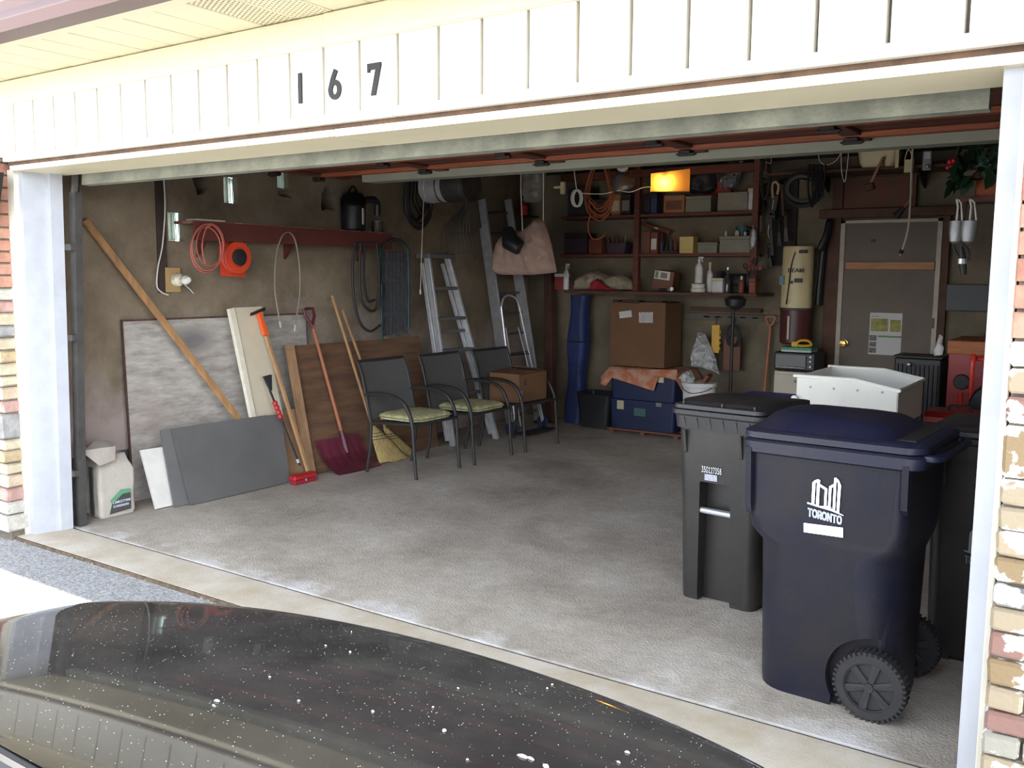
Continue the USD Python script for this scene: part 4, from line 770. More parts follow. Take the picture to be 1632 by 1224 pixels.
# ------------------------------------------------------------------ hung on the left wall
OXBLOOD = mat('oxblood_shelf_paint', (84, 40, 34), .6, var=.15, scale=5); SHELFTOP = mat('scuffed_shelf_top', (118, 72, 58), .7, col2=(150, 120, 104), scale=12, thr=(.5, .7))
P = [('shelf_board', box(XW, -.13, 1.30, 3.38, 1.955, 1.975, .003), SHELFTOP), ('fascia_board', box(-.15, -.128, 1.29, 3.40, 1.835, 1.968, .003), OXBLOOD)]
for y in (1.5, 2.35, 3.2): P.append(('bracket', hull([(XW, y-.012, 1.956), (XW, y+.012, 1.956), (-.16, y-.012, 1.956), (-.16, y+.012, 1.956), (XW, y-.012, 1.72), (XW, y+.012, 1.72)]), OXBLOOD))
thing('wall_shelf', 'oxblood painted shelf with a deep front board on the left wall', 'shelf', P)
a = at(325, 332, 'x', -.25)
thing('white_offcut_strip', 'short white slat lying on the near end of the oxblood shelf', 'wood strip', [(None, box(-.32, -.20, 1.36, 1.62, 1.976, 1.992, .003), WHITE)])
# vacuum / small appliance on the shelf
vy = 3.03
thing('wet_vacuum', 'glossy black shop vacuum standing on the oxblood shelf', 'vacuum', [('tank', lathe([(.08, 1.976), (.105, 1.99), (.11, 2.18), (.10, 2.20)], (-.255, vy, 0), n=18), BLACKPLASTIC), ('motor_head', lathe([(.112, 2.20), (.11, 2.25), (.08, 2.30), (.03, 2.315)], (-.255, vy, 0), n=18), mat('gloss_black', (16, 16, 20), .15)), ('spout', cat(tube(sp([(-.16, vy+.05, 2.24), (-.14, vy+.13, 2.25), (-.15, vy+.19, 2.22), (-.16, vy+.20, 2.12)], 5), .03, 9)), BLACKPLASTIC), ('chrome_trim', box(-.142, -.136, vy-.012, vy+.012, 2.03, 2.17, .002), CHROME), ('handle', tube(sp([(-.255, vy-.06, 2.30), (-.255, vy, 2.36), (-.255, vy+.06, 2.30)], 5), .01), BLACKPLASTIC)])
for y, l in ((3.30, 'small dark tin at the far end of the oxblood shelf'),):
    thing('paint_tin', l, 'tin', [('can', lathe([(.045, 1.976), (.05, 1.98), (.05, 2.06), (.052, 2.065), (.052, 2.07), (.046, 2.072)], (-.22, y, 0), n=18), DKGALV), ('lid', lathe([(.044, 2.072), (.044, 2.076)], (-.22, y, 0), n=18), GALV)])
# conduit, cable, lamp holder
DKCOND = mat('dark_wall_strip', (56, 42, 36), .8, var=.2, scale=9)
q = at(257, 300, 'x', XW+.03); y = q[1]
thing('cable_board', 'dark vertical strip of wood carrying a white cable on the left wall', 'batten', [(None, box(XW, XW+.022, y-.035, y+.035, 1.46, 2.55, .003), DKCOND)])
WCAB = mat('white_cable', (204, 200, 190), .5)
pts = [at(x, yy, 'x', XW+.036) for x, yy in ((260, 272), (263, 330), (259, 390), (252, 425), (250, 455), (258, 466), (268, 470))]
thing('power_cable', 'white cable running down the dark strip to the bulb holder', 'cable', [(None, tube(sp(pts, 6), .006, 6), WCAB)])
q = at(283, 446, 'x', XW+.04)
PORC = mat('porcelain', (214, 206, 184), .3); TANB = mat('tan_mount', (170, 140, 92), .7)
thing('bulb_holder', 'porcelain bulb holder with a white bulb on a tan wooden mount', 'lamp holder', [('mount', box(XW, XW+.025, q[1]-.09, q[1]+.04, q[2]-.09, q[2]+.09, .004), TANB), ('base', lathe([(.045, 0), (.05, .01), (.045, .04), (.03, .055)], (XW+.025, q[1]+.0, q[2]), 'x', 20), PORC), ('bulb', lathe([(.018, .05), (.02, .07), (.034, .10), (.034, .12), (.02, .145), (.004, .15)], (XW+.025, q[1], q[2]), 'x', 20), mat('frosted_bulb', (226, 224, 214), .25)), ('pull_cord', tube(sp([(XW+.05, q[1]+.03, q[2]-.02), (XW+.07, q[1]+.07, q[2]-.06), (XW+.06, q[1]+.12, q[2]-.10)], 5), .004), WCAB)])
# salmon hose and cord reel
SALM = mat('salmon_hose', (176, 96, 82), .5)
lp = []
for k, (cx, cy, rx, ry) in enumerate(((331, 394, 25, 37), (328, 398, 24, 36), (335, 390, 22, 33))):
    lp.append(tube(sp([at(cx+rx*math.cos(t), cy+ry*math.sin(t), 'x', -.105-.012*k) for t in np.linspace(0, 2*np.pi, 14, endpoint=False)], 4, True), .006, 6, closed=True))
lp.append(tube(sp([at(*p_, 'x', -.09) for p_ in ((323, 386), (327, 368), (338, 357), (330, 362), (322, 392), (327, 420))], 5), .006, 6))
thing('air_hose', 'coil of thin salmon hose hanging over the oxblood shelf front', 'hose', [('coil', lp[0], SALM), ('coil', lp[1], SALM), ('coil', lp[2], SALM), ('tail', lp[3], SALM)])
ORR = mat('orange_red_plastic', (204, 70, 44), .45)
c = at(374, 410, 'x', -.20); R_ = .125
thing('cord_reel', 'orange-red extension cord reel with a black hub below the shelf', 'cord reel', [('back_plate', hull([(-.245, c[1]+yy, c[2]+zz) for yy, zz in ((-.10, -.14), (.13, -.15), (.14, .04), (.08, .16), (-.05, .17), (-.11, .08))]+[(-.235, c[1]+yy, c[2]+zz) for yy, zz in ((-.10, -.14), (.13, -.15), (.14, .04), (.08, .16), (-.05, .17), (-.11, .08))]), ORR), ('drum', lathe([(R_*.95, -.03), (R_, -.015), (R_*.9, .0), (R_*.9, .01), (R_, .025), (R_*.95, .035), (.075, .04), (.07, .03)], (-.2, c[1]+.01, c[2]), 'x', 28), ORR), ('hub', lathe([(.062, 0), (.062, .045), (.05, .052), (.004, .053)], (-.2, c[1]+.015, c[2]+.0), 'x', 24), BLACKM), ('cord_wraps', cat([tube([(-.205+.008*(k % 3-1), c[1]+.01+(R_*.88+.004*(k//3))*math.cos(t), c[2]+(R_*.88+.004*(k//3))*math.sin(t)) for t in np.linspace(0, 2*np.pi, 22, endpoint=False)], .006, 5, closed=True) for k in range(6)]), mat('red_cord', (190, 60, 44), .6), {'kind': 'stuff'}), ('carry_handle', tube(sp([(-.2, c[1]+.02, c[2]+.12), (-.18, c[1]+.06, c[2]+.20), (-.18, c[1]+.11, c[2]+.20), (-.2, c[1]+.10, c[2]+.08)], 5), .008), ORR), ('hook', tube([(XW, c[1]+.02, c[2]+.1), (-.23, c[1]+.02, c[2]+.12)], .006), DKIRON)])
GREYH = mat('braided_grey_hose', (132, 122, 108), .55, metal=.2)
pts = [at(*p_, 'x', -.118) for p_ in ((446, 512), (438, 460), (440, 410), (448, 380), (459, 370), (470, 382), (477, 420), (478, 465), (471, 518))]
thing('braided_hose', 'thin braided hose hanging in an upside-down U from the shelf', 'hose', [('hose', tube(sp(pts, 6), .007, 7), GREYH), ('end_fitting', tube([pts[0], pts[0]+[0, .01, -.05]], .01, 8), STEEL), ('end_fitting', tube([pts[-1], pts[-1]+[0, -.01, -.05]], .01, 8), STEEL), ('hanging_nail', tube([(-.13, pts[4][1], pts[4][2]-.012), (-.108, pts[4][1], pts[4][2]-.008)], .003), DKIRON)])
DKHOSE = mat('black_rubber_hose', (34, 34, 36), .55)
def loop(l, ax, v, r, closed=False): return tube(sp([at(*p_, ax, v) for p_ in l], 6, closed), r, 7, closed)
thing('garden_hose', 'black hoses hanging in long loops from the far end of the shelf', 'hose', [('loop', loop([(566, 386), (562, 430), (565, 480), (574, 515), (590, 528), (606, 518)], 'x', -.11, .012), DKHOSE), ('loop', loop([(575, 388), (573, 440), (577, 480), (590, 495), (601, 488), (604, 440), (600, 388)], 'x', -.10, .013), DKHOSE), ('loop', loop([(582, 388), (580, 440), (586, 478), (597, 478)], 'x', -.112, .012), DKHOSE), ('hook', tube([at(566, 386, 'x', -.13), at(604, 386, 'x', -.11)], .006), DKIRON)])
# folded lounger
WEB = mat('grey_webbing', (62, 62, 66), .8, var=.2, scale=30); TEALF = mat('dark_green_tube', (40, 62, 60), .35, metal=.4)
y0, y1, z0, z1 = 3.235, 3.60, 1.06, 1.86
P = [('frame_tube', tube(sp([(-.115, y0, z0-.05), (-.115, y0, z1-.1), (-.115, y0+.05, z1+.02), (-.115, (y0+y1)/2, z1+.06), (-.115, y1-.05, z1+.02), (-.115, y1, z1-.1), (-.115, y1, z0+.05)], 5), .011, 8), TEALF), ('hinge_plate', box(-.12, -.10, y0-.02, y0+.02, 1.42, 1.52, .004), TEALF), ('hinge_plate', box(-.12, -.10, y1-.02, y1+.02, 1.42, 1.52, .004), TEALF)]
for k in range(7):
    yy = y0+.03+k*(y1-y0-.06)/6; P.append(('webbing_strap', box(-.135, -.122, yy-.021, yy+.021, z0+RNG.uniform(-.02, .03), z1-.05, .003), WEB))
for k, zz in enumerate((1.25, 1.55, 1.70)): P.append(('webbing_strap', box(-.121, -.117, y0, y1, zz-.02, zz+.02, .002), WEB))
P.append(('wall_hook', tube([(XW, (y0+y1)/2, z1+.05), (-.115, (y0+y1)/2, z1+.045)], .006), DKIRON))
thing('folded_lounger', 'folded webbing lounger with a dark green frame hanging on the left wall', 'folding chair', P)
P = []
for k, (cx, w, top_, low) in enumerate(((668, 18, 272, 364), (664, 13, 272, 352), (672, 11, 272, 340), (667, 20, 274, 358))):
    P.append(('tube', loop([(cx-w*.6, top_), (cx-w, 310), (cx-w*.9, low-18), (cx, low), (cx+w*.9, low-18), (cx+w*.95, 310), (cx+w*.5, top_)], 'x', -.32+.03*k, .018, True), DKHOSE))
thing('inner_tubes', 'black rubber inner tubes hanging high on the left wall', 'inner tubes', P+[('nail', tube([(XW, 3.98, 2.54), (-.2, 3.98, 2.55)], .008), DKIRON)])
a, b = at(676, 290, 'x', -.02), at(670, 462, 'x', -.02)
thing('pull_rod', 'thin pale rod hanging in front of the inner tubes', 'rod', [('rod', tube([b, a, a+[.0, .01, ZC-a[2]]], .0045, 6), mat('pale_rod', (190, 174, 150), .5)), ('tip', tube([b-[0, 0, .04], b], .009, 8), WCAB)])
# fan rake
P = []; hub = at(742, 332, 'x', -.33)
for k, px in enumerate(np.linspace(702, 757, 9)):
    e = at(px, 402-(k % 2)*2, 'x', -.31); mid = at(726+(px-726)*.72, 362, 'x', -.32)
    P.append(('tine', tube(sp([hub+[0, (k-4)*.012, 0], mid, e, e+[.04, -.01, -.01]], 4), .0045, 5), RUNG))
P += [('crossband', tube([at(716, 372, 'x', -.31), at(757, 372, 'x', -.31)], .006, 6), RUNG), ('socket', tube([hub+[0, 0, -.02], hub+[0, .03, .16]], .015, 8), RUNG), ('handle', tube([hub+[0, .02, .1], hub+[0, .06, .36]], .012, 8), WOODH)]
thing('fan_rake', 'fan rake hanging head down on the left wall above the step ladder', 'rake', P)
DUCT = mat('bright_duct', (214, 214, 216), .42, metal=.6, var=.06, scale=8)
c0 = np.array([-.16, 3.93, 2.42])
thing('air_duct', 'shiny aluminium duct hanging under the ceiling by the left wall', 'duct', [('shiny_sleeve', lathe([(.13, 0), (.145, .004), (.145, .05), (.15, .055), (.15, .065), (.145, .07), (.145, .27)], c0, 'x', 28), DUCT), ('far_sleeve', lathe([(.148, .26), (.15, .265), (.15, .52)], c0, 'x', 28), DKGALV)]+[('strap', cat(tube([c0+[xx, .153*math.cos(t), .153*math.sin(t)] for t in np.linspace(0, 2*np.pi, 24, endpoint=False)], .006, 5, closed=True), beam(c0+[xx, 0, .15], (c0[0]+xx, c0[1], ZC), .02, .004)), DKGALV) for xx in (.2, .48)])
# ------------------------------------------------------------------ back wall: house door and what is round it
DOORP = mat('taupe_door_paint', (100, 86, 74), .6, var=.10, scale=2.5, bump=.05); STRIPW = mat('aged_white_strip', (176, 166, 150), .6, var=.1, scale=9)
BRASS = mat('brass', (206, 168, 96), .22, metal=1.); OAK = mat('honey_oak_bar', (158, 104, 50), .5, var=.18, scale=6, stretch=(.8, 6, 6)); UMBER = mat('umber_timber', (84, 56, 40), .75, var=.2, scale=6)
D0, D1, DT = 3.135, 3.985, 2.135
struct('door_1', [('door_leaf', box(D0, D1, 5.945, 5.99, .16, DT-.02, .003), DOORP), ('weather_strip', box(D0-.01, D0+.032, 5.93, 5.95, .2, DT, .003), STRIPW), ('weather_strip', box(D1-.032, D1+.01, 5.93, 5.95, .2, DT, .003), STRIPW), ('weather_strip', box(D0-.01, D1+.01, 5.93, 5.95, DT-.03, DT, .003), STRIPW),
    ('crossbar', box(3.19, 3.95, 5.915, 5.944, 1.685, 1.755, .003), OAK), ('door_knob', cat(lathe([(.034, 0), (.034, -.006), (.012, -.01), (.012, -.035), (.028, -.045), (.034, -.058), (.028, -.072), (.004, -.076)], (3.205, 5.945, 1.0), 'y', 20)), BRASS), ('latch_plate', box(3.955, 3.975, 5.925, 5.93, 1.17, 1.26, .002), DKGALV), ('jamb', box(D0-.14, D0-.012, 5.94, 6.0, 0, DT+.02, .003), UMBER), ('jamb', box(D1+.012, D1+.07, 5.94, 6.0, 0, DT+.02, .003), UMBER), ('head_beam', box(2.93, 4.10, 5.90, 6.0, DT+.02, DT+.10, .004), UMBER), ('peg', box(3.4, 3.43, 5.93, 5.945, 1.93, 1.96), DKIRON)], 'taupe house door with white weather strips and a wooden crossbar')
struct('trim_6', [('step', box(D0-.14, D1+.07, 5.70, 6.0, 0, .155, .006), SLAB)], 'concrete step under the house door')
PAPER = mat('paper_white', (196, 194, 192), .8); PICG = mat('paper_picture', (150, 146, 84), .8, var=.3, scale=22); PGREEN = mat('paper_green', (110, 140, 84), .8)
a, b = at(1387, 498, 'y', 5.94), at(1435, 567, 'y', 5.94); w, h = b[0]-a[0], a[2]-b[2]
def pl(u0, u1, v0, v1, e=.0): return box(a[0]+w*u0, a[0]+w*u1, 5.937-e, 5.9375-e, b[2]+h*v0, b[2]+h*v1)
thing('wall_calendar', 'paper calendar with a picture and a blank grid hung on the house door', 'calendar', [('sheet', box(a[0], b[0], 5.938, 5.9445, b[2], a[2], .001), PAPER), ('picture', cat(pl(.04, .58, .56, .86), pl(.64, .96, .56, .84)), PICG), ('green_band', pl(.28, 1., .42, .46), PGREEN), ('photo_strip', cat(pl(.02, .24, .04, .16), pl(.02, .24, .19, .3), pl(.02, .24, .33, .46)), mat('paper_photo', (110, 108, 104), .8, var=.5, scale=50)), ('heading', text('CALENDAR', .009, (a[0]+w*.05, 5.9372, b[2]+h*.90), (1, 0, 0), (0, 0, 1), .0004), BLACKM)])
# central vacuum canister
VCREAM = mat('vacuum_cream', (200, 184, 140), .45, var=.05, scale=5); MAROON = mat('vacuum_maroon', (72, 34, 34), .4)
vc = (2.785, 5.80)
P = [('upper_body', lathe([(.10, 1.31), (.142, 1.315), (.142, 1.88), (.138, 1.895), (.06, 1.90), (.01, 1.90)], (*vc, 0), n=32), VCREAM), ('dust_can', lathe([(.01, .975), (.12, .98), (.138, 1.0), (.142, 1.06), (.144, 1.31), (.10, 1.311)], (*vc, 0), n=32), MAROON), ('clamp_ring', lathe([(.143, 1.30), (.149, 1.303), (.149, 1.322), (.143, 1.325)], (*vc, 0), n=32), DKGALV), ('sight_pipe', tube([(2.765, 5.645, 1.25), (2.765, 5.65, 1.03)], .012, 10), STRIPW), ('badge', cat(box(2.80, 2.87, 5.652, 5.668, 1.56, 1.60), box(2.765, 2.79, 5.652, 5.66, 1.55, 1.575)), BLACKM), ('power_lead', tube(sp([(2.80, 5.65, 1.84), (2.77, 5.645, 1.72), (2.75, 5.648, 1.5), (2.735, 5.652, 1.36)], 5), .005), BLACKM), ('vent', box(2.83, 2.90, 5.66, 5.70, 1.83, 1.86, .004), DKIRON), ('wall_mount', box(2.72, 2.85, 5.93, 6.0, 1.4, 1.8), DKGALV),
     ('blue_sticker', box(2.66, 2.70, 5.664, 5.695, 1.54, 1.62), mat('blue_sticker', (96, 128, 140), .6)), ('lettering', text('BEAM', .036, (2.735, 5.6565, 1.655), (1, -.0, 0), (0, 0, 1), .003, True, 1.1), DKIRON)]
thing('central_vacuum', 'cream and maroon central vacuum canister on the back wall beside the house door', 'central vacuum', P)
ENAM = mat('off_white_enamel', (190, 182, 162), .5, var=.05, scale=6)
thing('low_cabinet', 'off-white low cabinet under the toaster oven', 'cabinet', [('body', box(2.70, 3.08, 5.50, 5.9, .02, .745, .004), ENAM), ('door', box(2.705, 3.075, 5.485, 5.499, .05, .72, .003), ENAM, {'kids': [('knob', ball((2.90, 5.475, .66), .012), STEEL)]}), ('plinth', box(2.72, 3.06, 5.53, 5.88, 0, .025), DKIRON)])
thing('toaster_oven', 'black toaster oven on the off-white cabinet', 'toaster oven', [('body', box(2.69, 3.07, 5.50, 5.82, .76, .925, .012), BLACKPLASTIC), ('glass_door', box(2.71, 2.99, 5.490, 5.501, .775, .905, .004), mat('oven_glass', (22, 24, 28), .08)), ('handle', tube([(2.73, 5.478, .79), (2.97, 5.478, .79)], .006), STEEL)]+[('dial', lathe([(.014, 0), (.014, -.014), (.008, -.018)], (3.03, 5.50, z), 'y', 12), STEEL) for z in (.80, .85, .89)]+[('foot', box(x-.012, x+.012, y-.012, y+.012, .745, .762), BLACKM) for x in (2.72, 3.04) for y in (5.54, 5.78)])
thing('green_box', 'green and white flat box on top of the toaster oven', 'box', [('box', box(2.745, 3.02, 5.53, 5.74, .926, .955, .003), mat('white_card', (190, 190, 184), .7)), ('lid', box(2.74, 3.025, 5.525, 5.745, .945, .970, .003), mat('green_card', (70, 140, 110), .6))])
YEL = mat('yellow_tool', (206, 158, 40), .45)
thing('stapler_tool', 'yellow handled hand tool lying on the green box', 'hand tool', [('handle', tube(sp([(2.86, 5.60, .995), (2.90, 5.60, 1.03), (2.97, 5.60, 1.03), (3.0, 5.60, .995), (2.95, 5.60, .984), (2.88, 5.60, .984)], 5, True), .012, 8, closed=True), YEL), ('nose', box(2.82, 2.88, 5.585, 5.615, .971, 1.02, .004), YEL)])
thing('black_board', 'dark board fixed to the back wall to the right of the house door', 'board', [('panel', box(4.06, 4.435, 5.90, 5.93, 1.33, 1.56, .004), BLACKPLASTIC), ('batten', box(4.10, 4.42, 5.93, 6.0, 1.36, 1.42), UMBER)])
thing('corner_post', 'dark timber post standing against the back wall right of the house door', 'post', [(None, box(4.44, 4.54, 5.86, 5.995, 0, ZC, .005), UMBER)])
P = [('panel', box(3.13, 3.72, 5.955, 5.985, 2.24, 2.52, .003), mat('rusty_brown_panel', (92, 70, 56), .8, col2=(110, 62, 50), scale=9)), ('side_batten', box(3.04, 3.13, 5.93, 5.99, 2.24, 2.52, .003), UMBER), ('side_batten', box(3.72, 3.76, 5.93, 5.99, 2.24, 2.52, .003), UMBER)]
thing('transom_panel', 'brown stained panel above the house door', 'panel', P)
P = [('plank', box(2.55, 4.42, 5.55, 5.99, 2.535, 2.56, .003), UMBER)]+[('bracket', hull([(x-.01, 5.99, 2.536), (x+.01, 5.99, 2.536), (x-.01, 5.6, 2.536), (x+.01, 5.6, 2.536), (x-.01, 5.99, 2.40), (x+.01, 5.99, 2.40)]), DKIRON) for x in (2.98, 3.82, 4.38)]
thing('high_shelf', 'dark plank shelf high above the house door', 'shelf', P)
thing('cream_basin', 'cream plastic basin on the high shelf', 'basin', [('bowl', loft([rr(hx, hy, .04, z, 5, 3.50, 5.68) for hx, hy, z in ((.13, .10, 2.561), (.15, .12, 2.60), (.165, .13, 2.70), (.155, .12, 2.70), (.14, .11, 2.60))]), VCREAM), ('rim', tube(rr(.166, .131, .04, 2.70, 5, 3.50, 5.68), .007, 6, closed=True), VCREAM)])
thing('wooden_mallet', 'wooden stick hanging below the high shelf beside the basin', 'mallet', [('shaft', tube([(3.56, 5.52, 2.64), (3.46, 5.52, 2.40)], .012, 8), WOODH), ('head', rot(box(3.42, 3.50, 5.49, 5.55, 2.36, 2.42, .008), -15, (0, 1, 0)), UMBER), ('hook', tube([(3.56, 5.52, 2.63), (3.56, 5.545, 2.56)], .004), DKIRON)])
def hangpx(pts, v, r, n=6, closed=False): return tube(sp([at(*p, 'y', v) for p in pts], n, closed), r, 6, closed)
thing('cream_square', 'cream carpenter square hanging over the house door', 'carpenter square', [('blade', cat(*[box(min(at(x0, 0, 'y', 5.5)[0], at(x1, 0, 'y', 5.5)[0]), max(at(x0, 0, 'y', 5.5)[0], at(x1, 0, 'y', 5.5)[0]), 5.49, 5.50, 2.54+.0, 2.70) for x0, x1 in ((1441, 1447),)]), VCREAM), ('plate', box(at(1442, 250, 'y', 5.49)[0], at(1457, 250, 'y', 5.49)[0], 5.485, 5.495, at(1450, 275, 'y', 5.49)[2], at(1450, 254, 'y', 5.49)[2], .002), VCREAM), ('hanger', hangpx([(1442, 254), (1448, 238), (1456, 254)], 5.49, .005), VCREAM)])
thing('silver_gadget', 'small silver and white gadget hanging at the right of the high shelf', 'gadget', [('case', box(at(1472, 250, 'y', 5.5)[0], at(1486, 250, 'y', 5.5)[0], 5.46, 5.50, 2.50, 2.66, .006), mat('silver_plastic', (150, 150, 154), .35)), ('screen', box(at(1474, 240, 'y', 5.46)[0], at(1484, 240, 'y', 5.46)[0], 5.452, 5.46, 2.59, 2.65, .002), PAPER), ('hanger', tube([(at(1479, 240, 'y', 5.5)[0], 5.49, 2.655), (at(1479, 240, 'y', 5.5)[0], 5.56, 2.67), (at(1479, 240, 'y', 5.5)[0], 5.58, 2.558)], .005), STEEL), ('nub', ball((at(1479, 258, 'y', 5.46)[0], 5.455, 2.53), .02), STEEL)])
thing('hanging_cable', 'pale cable hanging down in front of the house door with a plug on its end', 'cable', [('cable', hangpx([(1457, 205), (1453, 260), (1452, 300), (1449, 350), (1445, 375), (1438, 398)], 5.2, .0085), mat('pale_cable', (190, 180, 160), .5)), ('plug', tube([at(1438, 398, 'y', 5.2), at(1435, 404, 'y', 5.2)], .018, 8), BLACKPLASTIC), ('prong', tube([at(1435, 404, 'y', 5.2), at(1434, 408, 'y', 5.2)], .006, 6), STEEL)])
thing('trouble_light', 'short cord with a dark lamp socket hanging beside the pale cable', 'lamp socket', [('cord', hangpx([(1455, 205), (1454, 300), (1450, 318), (1441, 330)], 5.25, .006), mat('tan_cord', (150, 120, 90), .6)), ('socket', tube([at(1441, 330, 'y', 5.25), at(1428, 345, 'y', 5.25)], [.02, .032], 10), DKIRON)])
thing('wire_loops', 'loops of thin pale wire hanging under the high shelf', 'wire', [('loop', hangpx([(1305, 247), (1312, 262), (1330, 258), (1340, 240), (1322, 232)], 5.4, .004, closed=True), WCAB), ('loop', hangpx([(1342, 235), (1341, 270), (1346, 290), (1350, 268), (1352, 235)], 5.4, .004, closed=True), WCAB)])
thing('rubber_hose_coil', 'coiled grey rubber hose hanging beside the tool cluster', 'hose', [('coil', hangpx([(1252+24*1.1*(1+math.cos(t)), 303+24*math.sin(t)) for t in np.linspace(0, 2*np.pi, 14, endpoint=False)], 5.51, .028, 4, True), DKHOSE), ('coil', hangpx([(1255+22*1.1*(1+math.cos(t)), 300+20*math.sin(t)) for t in np.linspace(0, 2*np.pi, 14, endpoint=False)], 5.465, .02, 4, True), mat('grey_hose', (74, 72, 68), .5)), ('peg', tube([(2.86, 5.45, 2.505), (2.86, 6., 2.505)], .012), DKIRON)])
thing('corrugated_hose', 'black corrugated vacuum hose hanging between the canister and the door', 'hose', [('hose', tube(sp([(2.97, 5.82, 1.86), (3.02, 5.84, 2.0), (3.03, 5.88, 2.12), (2.99, 5.9, 1.9), (2.97, 5.9, 1.6), (2.96, 5.9, 1.35)], 12), np.array([.028+.003*(k % 2) for k in range(61)]), 9), BLACKPLASTIC)])
# tools hanging in the dark between shelf unit and canister
tl = [('hand_saw', 'old hand saw hanging in the dark tool cluster', 'saw', 1222, 297, 350, 26), ('pipe_wrench', 'dark pipe wrench hanging lowest in the tool cluster', 'wrench', 1232, 345, 408, 12), ('claw_hammer', 'dark claw hammer hanging in the tool cluster by the shelf end', 'hammer', 1246, 296, 344, 12)]
for n_, l_, c_, px, pa, pb, wpx in tl:
    a, b = at(px, pa, 'y', 5.8), at(px+3, pb, 'y', 5.8); wd = wpx*.0065
    if c_ == 'saw': P = [('blade', hull([(b[0]-.01, 5.8, b[2]), (b[0]+.02, 5.8, b[2]), (a[0]-wd/2, 5.8, a[2]-.08), (a[0]+wd/2, 5.8, a[2]-.08), (b[0], 5.803, b[2]), (a[0]-wd/2, 5.803, a[2]-.08), (a[0]+wd/2, 5.803, a[2]-.08)]), DKGALV), ('handle', tube(sp([(a[0]-.06, 5.8, a[2]-.08), (a[0]-.05, 5.8, a[2]+.03), (a[0]+.05, 5.8, a[2]+.03), (a[0]+.06, 5.8, a[2]-.08)], 5, True), .014, 7, True), UMBER)]
    elif c_ == 'wrench': P = [('shank', beam(a, b, .03, .014, (1, 0, 0), .003), DKIRON), ('jaw', cat(box(a[0]-.02, a[0]+.05, 5.785, 5.815, a[2]-.02, a[2]+.01, .004), box(a[0]-.01, a[0]+.045, 5.785, 5.815, a[2]+.03, a[2]+.055, .004), box(a[0]-.02, a[0]-.005, 5.79, 5.81, a[2]-.02, a[2]+.055)), DKIRON)]
    else: P = [('handle', beam(a, b, .025, .03, (1, 0, 0), .006), UMBER), ('head', cat(box(a[0]-.07, a[0]+.03, 5.785, 5.815, a[2]-.015, a[2]+.015, .005), lathe([(.004, -.07), (.018, -.07), (.018, -.05)], (a[0], 5.8, a[2]), 'x', 10)), DKIRON)]
    P = [(q_[0], mv(q_[1], 0, {'saw': .10, 'wrench': -.07, 'hammer': 0}[c_], 0), q_[2]) for q_ in P]; P.append(('peg', tube([(a[0], 5.70, a[2]+.02), (a[0], 5.971, a[2]+.02)], .005), DKIRON)); thing(n_, l_, c_, P)
thing('tool_board', 'dark tool board behind the hanging hand tools', 'tool board', [('board', box(2.46, 2.70, 5.97, 5.995, 1.72, 2.53, .003), mat('dark_pegboard', (48, 40, 36), .8, var=.2, scale=30))])
thing('pale_bracket', 'small pale bent bracket hanging on the tool board', 'bracket', [(None, hangpx([(1232, 316), (1231, 295), (1236, 290), (1241, 296), (1239, 310)], 5.78, .012), VCREAM)])
thing('twine_end', 'thin pale twine trailing down the tool board', 'twine', [(None, hangpx([(1233, 318), (1229, 345), (1224, 370), (1228, 382)], 5.76, .004), WCAB)])

# ------------------------------------------------------------------ shelf unit on the back wall
RUSTW = mat('red_brown_shelf_wood', (98, 52, 38), .65, var=.2, scale=6, stretch=(1, 5, 5))
S1, S2, S3 = 2.235, 1.835, 1.455
P = [('post', box(1.13, 1.19, 5.66, 5.72, S3-.02, ZC, .004), RUSTW), ('post', box(2.37, 2.43, 5.66, 5.72, S3-.02, ZC, .004), RUSTW)]
for z in (S1, S2):
    P += [('shelf_board', box(.25, 1.128, 5.68, 5.995, z-.03, z, .003), RUSTW), ('shelf_board', box(1.192, 2.368, 5.68, 5.995, z-.03, z, .003), RUSTW)]
P.append(('shelf_board', box(.40, 2.50, 5.50, 5.655, S3-.03, S3, .003), UMBER)); P.append(('shelf_board', box(.40, 2.50, 5.66, 5.995, S3-.03, S3, .003), UMBER)); P.append(('top_rail', box(.25, 2.5, 5.665, 5.715, 2.60, 2.68, .003), RUSTW))
thing('shelf_unit', 'red-brown open wooden shelving on the back wall', 'shelving', P)
thing('peg_rail', 'grey peg rail under the lowest shelf on the back wall', 'rail', [('board', box(1.60, 2.62, 5.94, 5.995, 1.17, 1.24, .003), mat('grey_rail_wood', (96, 90, 78), .8, var=.15, scale=8)), ('board', box(1.66, 2.40, 5.93, 5.992, 1.26, 1.30, .003), UMBER)]+[('peg', tube([(x, 5.8, 1.215), (x, 5.95, 1.205)], .007), DKIRON) for x in (1.86, 1.98, 2.12, 2.24, 2.36)])
C_ = {k: mat('item_'+k, v, .6, var=.08, scale=9) for k, v in dict(grey=(128, 124, 110), greygreen=(124, 124, 104), pale=(196, 184, 150), white=(206, 204, 200), brown=(112, 68, 48), dark=(44, 40, 42), blue=(54, 66, 104), wood=(160, 112, 66), red=(130, 44, 40), rust=(120, 62, 46), teal=(58, 96, 96), cream=(206, 186, 116), plum=(60, 42, 56)).items()}
def on_shelf(px0, px1, ptop, z, yf, dep):
    "extent of something standing on a shelf at height z with its front at y = yf, traced in the photograph"
    x0, x1, zt = at(px0, ptop, 'y', yf)[0], at(px1, ptop, 'y', yf)[0], at((px0+px1)/2, ptop, 'y', yf)[2]; return x0, x1, yf, yf+dep, z+.001, max(zt, z+.03)
